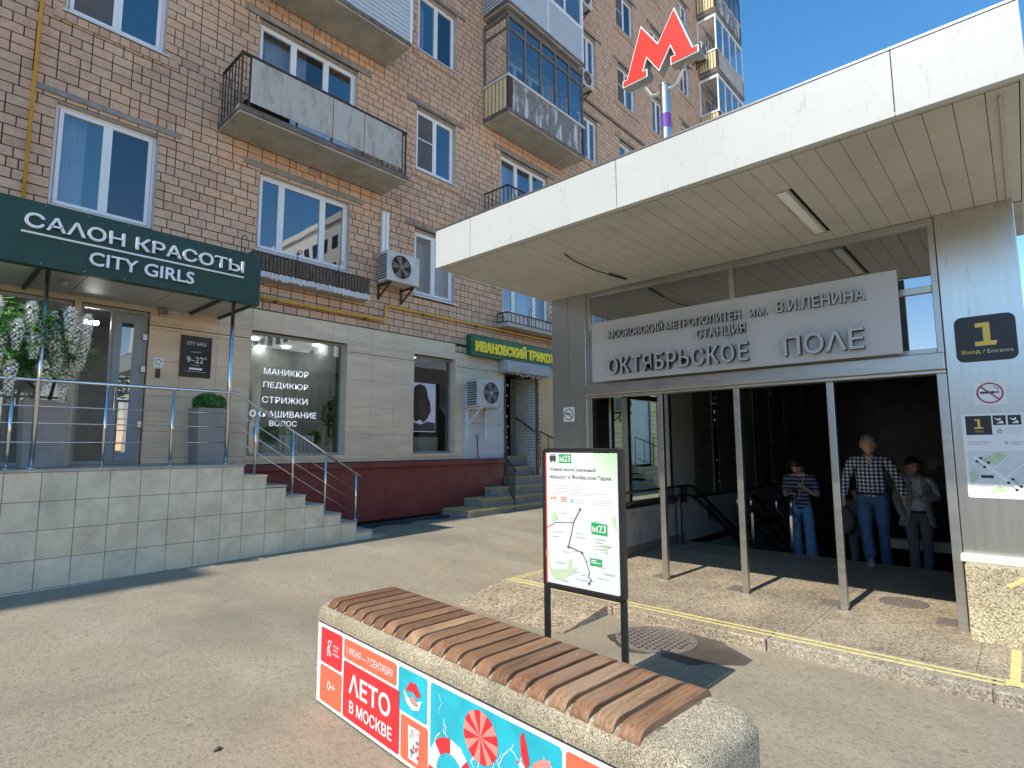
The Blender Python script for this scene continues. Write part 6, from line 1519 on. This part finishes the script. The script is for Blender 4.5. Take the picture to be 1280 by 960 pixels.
def head_mesh(c, s, yaw, pitch, wide=1.):
    """one closed head with brow, nose, lips, chin and ears; faces -y before turning"""
    nu, nv = 28, 22; vs = []; fs = []
    for j in range(nv+1):
        th = math.pi*j/nv
        for i in range(nu):
            a = 2*math.pi*i/nu; x = math.sin(th)*math.sin(a); y = -math.sin(th)*math.cos(a); z = math.cos(th)
            X, Y, Z = x*.076*wide, y*.098, z*.122
            if Z < 0: k = 1-.32*(-Z/.122)**1.4; X *= k; Y *= (1-.10*(-Z/.122)) if Y < 0 else (1-.42*(-Z/.122))
            if Y < 0:
                f = max(0, -y)
                def g(x0, z0, wx, wz): return math.exp(-((X-x0)/wx)**2-((Z-z0)/wz)**2)*f
                Y -= .026*g(0, -.022, .013, .022)+.011*g(0, .002, .010, .018)        # nose
                Y += .012*g(.031, .008, .015, .012)+.012*g(-.031, .008, .015, .012)   # eye sockets
                Y -= .006*g(0, .032, .045, .010)                                      # brow
                Y -= .008*g(0, -.060, .022, .008)                                     # lips
                Y += .005*g(0, -.0615, .020, .0022)
                Y -= .010*g(0, -.098, .022, .016)                                     # chin
            vs.append(Vector((X, Y, Z)))
        if j < nv:
            for i in range(nu): fs.append((j*nu+i, (j+1)*nu+i, (j+1)*nu+(i+1) % nu, j*nu+(i+1) % nu))
    for sg in (-1, 1):                                                                 # ears
        o = len(vs)
        for jj in range(5):
            for ii in range(8):
                a = 2*math.pi*ii/8; r_ = math.sin(math.pi*(jj+.5)/5)
                vs.append(Vector((sg*(.076*wide+.010*math.cos(math.pi*(jj+.5)/5)), .008+.017*r_*math.cos(a)+.006*jj/5, -.004+.030*r_*math.sin(a))))
        for jj in range(4):
            for ii in range(8): fs.append((o+jj*8+ii, o+(jj+1)*8+ii, o+(jj+1)*8+(ii+1) % 8, o+jj*8+(ii+1) % 8))
    me = bpy.data.meshes.new('head'); me.from_pydata([tuple(v) for v in vs], [], fs)
    H = Matrix.Translation(Vector(c))@Matrix.Rotation(yaw, 4, 'Z')@Matrix.Rotation(pitch, 4, 'X')@Matrix.Scale(s, 4)
    me.transform(H); return me, H
def hair_mesh(H, line=.045, back=-.05, vol=1.08, wide=1., seed=1):
    rr = random.Random(seed); nu, nv = 26, 14; vs = []; fs = []
    for j in range(nv+1):
        for i in range(nu):
            a = 2*math.pi*i/nu; f = (1+math.cos(a))/2                 # 1 in front
            side = abs(math.sin(a))
            zc = back+(line-back)*(f**1.5)+.012*side; zmin = math.acos(max(-1, min(1, zc/.122/vol)))
            th = zmin*j/nv; k = vol*(1+rr.uniform(-.02, .02))
            vs.append((math.sin(th)*math.sin(a)*.076*wide*k, -math.sin(th)*math.cos(a)*.098*k, math.cos(th)*.122*k))
        if j < nv:
            for i in range(nu): fs.append((j*nu+i, (j+1)*nu+i, (j+1)*nu+(i+1) % nu, j*nu+(i+1) % nu))
    o = len(vs)
    me = bpy.data.meshes.new('hair'); me.from_pydata(vs, [], fs); me.transform(H); return me
def hand_chains(w, d, side, curl, palm_n):
    """palm and five fingers growing from wrist w in direction d; palm_n = palm normal, curl in radians"""
    d = Vector(d).normalized(); n = Vector(palm_n).normalized(); s = d.cross(n).normalized()*side; w = Vector(w); ch = []
    pc = w+d*.045; ch.append([(tuple(w), (.024, .017)), (tuple(pc), (.034, .014)), (tuple(w+d*.085), (.036, .012))])
    for k, (o_, L) in enumerate(((-.029, .060), (-.010, .070), (.010, .066), (.028, .052))):
        b = w+d*.088+s*o_; q = [(tuple(w+d*.085), (.036, .012)), (tuple(b), .0088)]; dd = d.copy(); p = b
        for j, f in enumerate((.42, .32, .26)):
            dd = (Matrix.Rotation(curl*(.8+.1*k), 3, s*side*-1 if False else s.cross(Vector((0, 0, 0))) if False else n.cross(d))@dd).normalized(); p = p+dd*L*f; q.append((tuple(p), .0085-.001*j))
        ch.append(q)
    t0 = w+d*.03-s*.030; td = (d*.75-s*.6+n*.25).normalized(); ch.append([(tuple(pc), (.034, .014)), (tuple(t0), .011), (tuple(t0+td*.032), .0095), (tuple(t0+td*.058+n*.008), .008)])
    return ch
def person(name_label, X, Y, z, yaw, J, cloth, scale=1., head=(0, 0, 0), hair=HAIRB, hairp={}, wide=1.):
    """J: joints in metres for a 1.78 m figure, own frame facing -y"""
    t = thing('person', (X, Y, z), name_label, 'person')
    T = Matrix.Translation((X, Y, z))@Matrix.Rotation(yaw, 4, 'Z')@Matrix.Scale(scale, 4)
    V = Vector; pel, chest, neck = V(J['pelvis']), V(J['chest']), V(J['neck'])
    hc = V(J['head']); b = J.get('bulk', 1.)
    tor = [(tuple(pel), (.10*b, .075*b)), (tuple(pel.lerp(chest, .45)), (.11*b, .085*b)), (tuple(chest), (.145*b, .10*b)), (tuple(neck-V((0, 0, .05))), (.10, .075)), (tuple(neck), (.056, .056)), (tuple(neck.lerp(hc, .6)), (.052, .055))]
    ch = [tor]; hands = []
    for s_, k in ((-1, 'l'), (1, 'r')):
        sh, el, wr = V(J['sh'+k]), V(J['el'+k]), V(J['wr'+k])
        ch.append([(tuple(neck-V((0, 0, .05))), (.10, .075)), (tuple(sh), .058*b), (tuple(sh.lerp(el, .55)), .046), (tuple(el), .040), (tuple(el.lerp(wr, .35)), .038), (tuple(wr), (.024, .022))])
        ch += hand_chains(wr, J['hd'+k], s_, J.get('curl'+k, .35), J.get('pn'+k, (-s_, 0, 0)))
        hp, kn, an = V(J['hp'+k]), V(J['kn'+k]), V(J['an'+k])
        ch.append([(tuple(pel), (.10*b, .075*b)), (tuple(hp), (.07*b, .075*b)), (tuple(hp.lerp(kn, .5)), .064*b), (tuple(kn), .05), (tuple(kn.lerp(an, .35)), .05), (tuple(an), .038), (tuple(an+V((0, -.12, -.05))), (.036, .028))])
    bm_ = skinned('body', ch, SKIN, t)
    hm, H = head_mesh(hc, 1.13, head[0], head[1], wide)
    # join head and body into one mesh
    vs = [tuple(v.co) for v in bm_.vertices]; fs = [tuple(p.vertices) for p in bm_.polygons]; o = len(vs)
    vs += [tuple(v.co) for v in hm.vertices]; fs += [tuple(o+i for i in p.vertices) for p in hm.polygons]
    me = bpy.data.meshes.new('body'); me.from_pydata(vs, [], fs); finish('body', me, SKIN, t, T)
    finish('hair', hair_mesh(H, wide=wide, **hairp), hair, t, T)
    # eyes, brows and mouth as small dark pieces set in the face
    em = MB()
    for sg in (-1, 1):
        em.sphere(H@V((sg*.031, -.078, .008)), .0105, 8, 6, 0); em.bar(H@V((sg*.016, -.094, .026)), H@V((sg*.046, -.082, .027)), .006, .007, 0)
    em.bar(H@V((-.020, -.0975, -.0615)), H@V((.020, -.0975, -.0615)), .005, .004, 1)
    me = bpy.data.meshes.new('face'); me.from_pydata([tuple(v) for v in em.v], [], em.f); me.materials.append(HAIRB); me.materials.append(NOSM); me.polygons.foreach_set('material_index', em.m); finish('face_features', me, [], t, T)
    # clothes: the same skeleton, a little thicker
    g = cloth['fit']; L = cloth.get('sleeve', 1.)
    waist = pel+V((0, 0, cloth.get('hem', -.04)-.05))
    top = [[(tuple(waist), (.150*b+g, .118*b+g)), (tuple(pel+V((0, 0, .12))), (.148*b+g, .118*b+g)), (tuple(pel.lerp(chest, .6)), (.150*b+g, .122*b+g)), (tuple(chest), (.165*b+g, .122*b+g)), (tuple(neck-V((0, 0, .055))), (.105+g, .08+g)), (tuple(neck-V((0, 0, .004))), (.062, .064))]]
    for k in 'lr':
        sh, el, wr = V(J['sh'+k]), V(J['el'+k]), V(J['wr'+k]); c_ = [(tuple(neck-V((0, 0, .055))), (.105+g, .08+g)), (tuple(sh), .064*b+g)]
        if L > .9: c_ += [(tuple(sh.lerp(el, .55)), .056+g), (tuple(el), .052+g), (tuple(el.lerp(wr, .5)), .047+g), (tuple(el.lerp(wr, .93)), .036+g)]
        else: c_ += [(tuple(sh.lerp(el, .5)), .062+g), (tuple(sh.lerp(el, .85)), .060+g)]
        top.append(c_)
    finish(cloth['topname'], skinned('top', top, None, t), cloth['top'], t, T)
    tr = []; fl = cloth.get('flare', 0)
    for k in 'lr':
        hp, kn, an = V(J['hp'+k]), V(J['kn'+k]), V(J['an'+k])
        tr.append([(tuple(pel+V((0, 0, .10))), (.150*b, .118*b)), (tuple(pel+V((0, 0, -.03))), (.156*b, .122*b)), (tuple(hp), (.094*b, .100*b)), (tuple(hp.lerp(kn, .5)), .086*b+fl*.3), (tuple(kn), .066+fl*.6), (tuple(kn.lerp(an, .5)), .066+fl), (tuple(kn.lerp(an, 1.02)), .064+fl)])
    finish('trousers', skinned('trousers', tr, None, t), cloth['bottom'], t, T)
    for k in 'lr':
        an = V(J['an'+k]); finish('shoe', skinned('shoe', [[(tuple(an+V((0, .065, -.035))), (.050, .046)), (tuple(an+V((0, -.02, -.04))), (.052, .050)), (tuple(an+V((0, -.11, -.050))), (.056, .038)), (tuple(an+V((0, -.20, -.056))), (.046, .028))]], None, t), cloth['shoe'], t, T)
    bl = MB().lathe(pel+V((0, 0, .035)), [(.150*b+.004, -.02), (.150*b+.006, .018)], 20)
    return t, T, H
def pattern_plaid():
    m = bpy.data.materials.new('plaid_cotton'); m.use_nodes = True; t = m.node_tree; b = t.nodes['Principled BSDF']
    tc = nn(t, 'ShaderNodeTexCoord'); sx = nn(t, 'ShaderNodeSeparateXYZ'); t.links.new(tc.outputs['Object'], sx.inputs[0]); outs = []
    for ax, fr_ in (('Y', 1/.052), ('Z', 1/.052)):
        a = nn(t, 'ShaderNodeMath', operation='MULTIPLY'); a.inputs[1].default_value = fr_; t.links.new(sx.outputs[ax], a.inputs[0])
        f = nn(t, 'ShaderNodeMath', operation='FRACT'); t.links.new(a.outputs[0], f.inputs[0]); l = nn(t, 'ShaderNodeMath', operation='LESS_THAN'); l.inputs[1].default_value = .5; t.links.new(f.outputs[0], l.inputs[0]); outs.append(l)
    ad = nn(t, 'ShaderNodeMath', operation='ADD'); t.links.new(outs[0].outputs[0], ad.inputs[0]); t.links.new(outs[1].outputs[0], ad.inputs[1])
    dv = nn(t, 'ShaderNodeMath', operation='MULTIPLY'); dv.inputs[1].default_value = .5; t.links.new(ad.outputs[0], dv.inputs[0])
    cr = nn(t, 'ShaderNodeValToRGB'); cr.color_ramp.interpolation = 'CONSTANT'; e = cr.color_ramp.elements; e[0].color = (.015, .018, .03, 1); e[1].position = .4; e[1].color = (.17, .19, .24, 1); q = e.new(.9); q.color = (.80, .82, .86, 1)
    t.links.new(dv.outputs[0], cr.inputs[0]); t.links.new(cr.outputs[0], b.inputs['Base Color']); b.inputs['Roughness'].default_value = .85; return m
def pattern_stripes():
    m = bpy.data.materials.new('striped_jersey'); m.use_nodes = True; t = m.node_tree; b = t.nodes['Principled BSDF']
    tc = nn(t, 'ShaderNodeTexCoord'); sx = nn(t, 'ShaderNodeSeparateXYZ'); t.links.new(tc.outputs['Object'], sx.inputs[0])
    a = nn(t, 'ShaderNodeMath', operation='MULTIPLY'); a.inputs[1].default_value = 1/.062; t.links.new(sx.outputs['Z'], a.inputs[0])
    f = nn(t, 'ShaderNodeMath', operation='FRACT'); t.links.new(a.outputs[0], f.inputs[0])
    cr = nn(t, 'ShaderNodeValToRGB'); cr.color_ramp.interpolation = 'CONSTANT'; e = cr.color_ramp.elements; e[0].color = (.015, .017, .03, 1); e[1].position = .45; e[1].color = (.20, .22, .38, 1); q = e.new(.72); q.color = (.22, .19, .24, 1)
    t.links.new(f.outputs[0], cr.inputs[0]); t.links.new(cr.outputs[0], b.inputs['Base Color']); b.inputs['Roughness'].default_value = .9; return m
YW = -math.pi/2+.15      # people face the camera side (-X)
# grey-haired man in plaid, stepping off the top stair, head up
J2 = dict(pelvis=(0, 0, .98), chest=(0, -.01, 1.30), neck=(0, .0, 1.50), head=(.0, -.02, 1.665), bulk=1.24,
          shl=(-.215, 0, 1.43), ell=(-.32, .02, 1.16), wrl=(-.35, -.06, .90), shr=(.215, 0, 1.43), elr=(.33, .01, 1.17), wrr=(.38, -.10, .93), hdl=(.02, -.1, -1), hdr=(.05, -.25, -1), curll=.5, curlr=.45,
          hpl=(-.10, 0, .90), knl=(-.10, .04, .50), anl=(-.11, .18, .14), hpr=(.10, 0, .90), knr=(.08, -.10, .50), anr=(.06, -.06, .085))
J2.update(hpl=(-.10, 0, .90), knl=(-.09, -.12, .50), anl=(-.06, -.10, .085), hpr=(.10, 0, .90), knr=(.11, .02, .46), anr=(.12, .24, -.06))
t2, T2, H2 = person('grey-haired man in a black and white checked shirt and blue jeans', 9.33, 1.66, .0, YW, J2,
       dict(fit=.012, hem=-.07, top=pattern_plaid(), topname='shirt', bottom=DENIM, shoe=SHOEG, flare=.008), scale=.99, head=(.1, -.02), hair=HAIRG, hairp=dict(line=.058, back=-.07, vol=1.14), wide=1.16)
# man in striped T-shirt looking at a phone, one step down
J1 = dict(pelvis=(0, 0, .98), chest=(0, -.01, 1.29), neck=(0, -.03, 1.49), head=(-.03, -.10, 1.62), bulk=1.0,
          shl=(-.18, 0, 1.42), ell=(-.23, .03, 1.14), wrl=(-.15, -.22, 1.17), shr=(.18, 0, 1.42), elr=(.25, -.01, 1.14), wrr=(.08, -.22, 1.27), hdl=(.55, -.5, .25), hdr=(-.75, -.3, .35), curll=.5, curlr=.7, pnl=(0, -.3, 1), pnr=(0, 1, 0),
          hpl=(-.09, 0, .90), knl=(-.10, -.03, .50), anl=(-.10, .02, .085), hpr=(.09, 0, .90), knr=(.11, -.02, .50), anr=(.12, .04, .085))
t1, T1, H1 = person('dark-haired man in a striped T-shirt and loose jeans, head bent over his phone', 10.15, 2.82, -.31, YW+.05, J1,
       dict(fit=.014, hem=-.08, top=pattern_stripes(), topname='striped_shirt', bottom=DENIML, shoe=SHOE, sleeve=.5, flare=.03), scale=1.0, head=(-.25, .62), hair=HAIRB, hairp=dict(line=.055, back=-.06, vol=1.12))
ph = thing('smartphone', T1@Vector((-.06, -.30, 1.20)), 'dark smartphone held by the man in the striped T-shirt', 'phone')
m_ = MB(); q = T1@Vector((-.06, -.305, 1.215)); m_.obox((0, 0, 0), (.036, 0, 0), (0, .072, 0), (0, 0, .0045)); Rm = (Matrix.Rotation(YW, 3, 'Z')@Matrix.Rotation(-.9, 3, 'X')); m_.v = [tuple(Rm@Vector(v)+q) for v in m_.v]; m_.build('case', BLACKM, ph, bevel=.003)
ea = thing('earphones', T1@Vector((0, -.12, 1.3)), 'white earphone wire hanging from the ear of the man in the striped T-shirt', 'earphones')
pts = [H1@Vector((.080, -.005, -.02)), T1@Vector((.08, -.16, 1.45)), T1@Vector((.02, -.19, 1.28)), T1@Vector((-.02, -.20, 1.08)), T1@Vector((-.10, -.22, 1.0)), T1@Vector((-.07, -.27, 1.17))]
pts[0] = T1@(H1@Vector((.080, -.005, -.02))); MB().tube(pts, .0028, 5).build('wire', SIGNW, ea, smooth=True)
# man in a grey suit, hand at his jacket, looking down, one step down at the right
J3 = dict(pelvis=(0, 0, .98), chest=(.0, -.01, 1.30), neck=(0, -.02, 1.50), head=(-.03, -.06, 1.645), bulk=1.0,
          shl=(-.18, 0, 1.44), ell=(-.24, .0, 1.15), wrl=(-.20, -.16, .93), shr=(.19, 0, 1.43), elr=(.27, .02, 1.19), wrr=(.02, -.20, 1.20), hdl=(.0, -.3, -1), hdr=(-.9, -.2, .1), curll=.5, curlr=.6, pnr=(0, 1, 0),
          hpl=(-.09, 0, .90), knl=(-.08, -.10, .50), anl=(-.07, -.04, .085), hpr=(.09, 0, .90), knr=(.10, .0, .50), anr=(.11, .10, .085))
t3, T3, H3 = person('dark-haired man in an open grey suit jacket and white shirt', 10.0, 1.24, -.27, YW+.12, J3,
       dict(fit=.004, hem=-.02, top=SHIRTW, topname='shirt', bottom=SUITT, shoe=SHOE, flare=.006), scale=.98, head=(.35, .22), hair=HAIRB, hairp=dict(line=.06, back=-.05, vol=1.09))
def jacket(t, T, J):
    V = Vector; g = .028; ch = []
    for s_, k in ((-1, 'l'), (1, 'r')):
        sh, el, wr = V(J['sh'+k]), V(J['el'+k]), V(J['wr'+k])
        me = skinned('sleeve', [[(tuple(sh+V((-s_*.06, 0, .02))), .07), (tuple(sh), .074), (tuple(sh.lerp(el, .55)), .066), (tuple(el), .060), (tuple(el.lerp(wr, .5)), .056), (tuple(el.lerp(wr, .95)), .047)]], None, t)
        finish('sleeve', me, SUITM, t, T)
    # body of the jacket: an open shell round back and sides, wider at the hem
    n = 22; lv = [(1.50, .085, .085, .6), (1.46, .17, .105, .5), (1.38, .205, .13, .45), (1.25, .195, .14, .42), (1.10, .185, .142, .42), (.98, .20, .155, .5), (.84, .225, .175, .62), (.78, .24, .185, .72)]
    vs = []; fs = []
    for z, rx, ry, op in lv:
        for i in range(n+1):
            a = op+(2*math.pi-2*op)*i/n; vs.append((-math.sin(a)*rx*1.0, -math.cos(a)*ry+.0, z+(.012*math.cos(a*3) if z < .9 else 0)))
    m = n+1
    for j in range(len(lv)-1):
        for i in range(n): fs.append((j*m+i, j*m+i+1, (j+1)*m+i+1, (j+1)*m+i))
    me = bpy.data.meshes.new('jacket'); me.from_pydata(vs, [], fs); ob = finish('jacket', me, SUITM, t, T)
    so_ = ob.modifiers.new('thick', 'SOLIDIFY'); so_.thickness = .012; s2 = ob.modifiers.new('sub', 'SUBSURF'); s2.levels = 1; s2.render_levels = 1
    for s_ in (-1, 1):                               # lapels
        m_ = MB(); vs = [(s_*.05, -.075, 1.50), (s_*.10, -.10, 1.44), (s_*.115, -.128, 1.32), (s_*.075, -.142, 1.12), (s_*.055, -.135, 1.30), (s_*.045, -.095, 1.42)]
        m_.add([(x, y-.012, z) for x, y, z in vs]+[(x, y+.0, z) for x, y, z in vs], [(0, 1, 2, 3, 4, 5), (11, 10, 9, 8, 7, 6)]+[(i, i+6, (i+1) % 6+6, (i+1) % 6) for i in range(6)])
        me = bpy.data.meshes.new('lapel'); me.from_pydata(m_.v, [], m_.f); finish('lapel', me, SUITT if False else SUITM, t, T)
jacket(t3, T3, J3)
def bits(t, T, buttons, belt, b=1., y=-.15):
    m_ = MB()
    for k in range(buttons): m_.sphere((.0, y-.005, 1.06+.085*k), .006, 6, 4)
    if buttons:
        me = bpy.data.meshes.new('buttons'); me.from_pydata(m_.v, [], m_.f); finish('buttons', me, SIGNW, t, T)
    if belt:
        m_ = MB().lathe((0, 0, .985), [(1, -.018), (1, .018)], 24); me = bpy.data.meshes.new('belt'); me.from_pydata([((v[0])*.158*b, v[1]*.128*b, v[2]) for v in m_.v], [], m_.f); finish('belt', me, SHOE, t, T)
bits(t2, T2, 5, True, 1.24, -.172); bits(t3, T3, 4, True, 1.0, -.128)
def collar(t, T, m, open_=.05, y=-.085, z=1.49):
    m_ = MB()
    for s_ in (-1, 1):
        m_.add([(s_*.012, y-.045, z-.055), (s_*.075, y-.035, z-.045), (s_*.085, y+.03, z+.02), (s_*.05, y-.0, z+.035)], [(0, 1, 2, 3)]); m_.add([(s_*.085, y+.03, z+.02), (s_*.07, y+.14, z+.035), (s_*.06, y+.13, z+.06), (s_*.05, y, z+.035)], [(0, 1, 2, 3)])
    me = bpy.data.meshes.new('collar'); me.from_pydata(m_.v, [], m_.f); ob = finish('collar', me, m, t, T); sd = ob.modifiers.new('thick', 'SOLIDIFY'); sd.thickness = .006
    me = bpy.data.meshes.new('neckline'); me.from_pydata([(-open_, y-.02, z+.03), (open_, y-.02, z+.03), (0, y-.062, z-.10), (0, y-.05, z+.02)], [], [(0, 3, 2), (3, 1, 2)]); finish('neckline', me, SKIN, t, T)
collar(t2, T2, bpy.data.materials['plaid_cotton'], .055, -.09, 1.485); collar(t3, T3, SHIRTW, .03, -.07, 1.485)
# fourth person mostly hidden behind the door post and the man in the checked shirt
J4 = dict(J2); J4.update(bulk=1.0)
t4, T4, H4 = person('person in dark clothes mostly hidden behind the man in the checked shirt', 10.9, 2.16, -.62, YW, J4, dict(fit=.02, hem=-.1, top=SUITT, topname='jacket', bottom=SUITT, shoe=SHOE), scale=.9, head=(0, .3), hair=HAIRB)
bg_ = thing('shoulder_bag', (10.6, 2.28, -.0), 'dark shoulder bag carried beside the man in the checked shirt', 'bag')
m_ = MB().sphere((10.6, 2.30, .42), .2, 14, 10, sx=.5, sy=.8, sz=1.1); m_.build('bag', SUITT, bg_, smooth=True)

# ================================================================ ACROSS THE STREET (seen mirrored in the windows)
op = thing('office_building', (35, -60, 0), 'pale multi-storey building across the street, seen mirrored in the three-part window', 'building')
MB().box(30, -110, -.2, 46, -31, 25.6).build('wall', OPPW, op); MB().box(29.7, -110.3, 25.6, 46, -30.7, 26.3).build('cornice', OPPW, op)
w0 = None
for j in range(8):
    for i in range(26):
        y = -32.6-i*2.05; z = 2.0+j*2.95
        if w0 is None:
            w0 = MB().box(29.9, y-.5, z, 30.02, y+.5, z+1.35).build('window', DARKER, op, origin=(30, y, z))
        else: inst(w0, (30, y, z), op)
# ================================================================ BEHIND THE CAMERA (only seen mirrored in steel and glass)
far = thing('brick_building', (-62, 0, 0), 'long dull brick building at the far side of the street, seen only mirrored', 'building')
MB().box(-74, -70, -.2, -60, 42, 9.6).build('wall', mat('dull_brick', (.20, .13, .10), .9, var=.15, scale=2), far); w0 = None
for j in range(3):
    for i in range(22):
        y, z = -66+i*4.9, 2+j*2.9
        if w0 is None: w0 = MB().box(-60.05, y, z, -59.95, y+1.8, z+1.6).build('window', DARKER, far, origin=(-60, y, z))
        else: inst(w0, (-60, y, z), far)
def tree(x, y, h, label, seed):
    rr = random.Random(seed); t = thing('tree', (x, y, -.1), label, 'tree', 'street trees behind the camera')
    MB().tube([(x, y, -.1), (x+.1, y, h*.3), (x-.05, y+.1, h*.6), (x+.1, y, h*.85)], [.22, .17, .11, .04], 8).tube([(x+.1, y, h*.3), (x+1, y+.8, h*.6)], [.1, .03], 6).tube([(x+.05, y, h*.4), (x-.9, y-.9, h*.68)], [.1, .03], 6).build('trunk', TRUNKM, t, smooth=True)
    m_ = MB()
    for _ in range(16):
        leafy(m_, (x+rr.uniform(-1.7, 1.7), y+rr.uniform(-1.7, 1.7), h*rr.uniform(.42, .92)), (1.1, 1.1, .9), 130, .22, 2, rr)
    m_.build('crown', [LEAFM, LEAF2], t)
for i, (x, y, h) in enumerate(((-44, -22, 8), (-46, -13.5, 7), (-45, -3, 7.5), (-46.5, 6, 7), (-43, -31, 8), (2, -30, 9), (10, -32, 8.5), (18, -30, 9.5), (-6, -31, 9), (27, -29, 8))):
    tree(x, y, h, ('street tree number %s of the row facing the station doors, seen only mirrored' % ('one', 'two', 'three', 'four', 'five')[i]) if i < 5 else 'street tree number %s of the row facing the shops, seen only mirrored' % ('one', 'two', 'three', 'four', 'five')[i-5], 60+i)
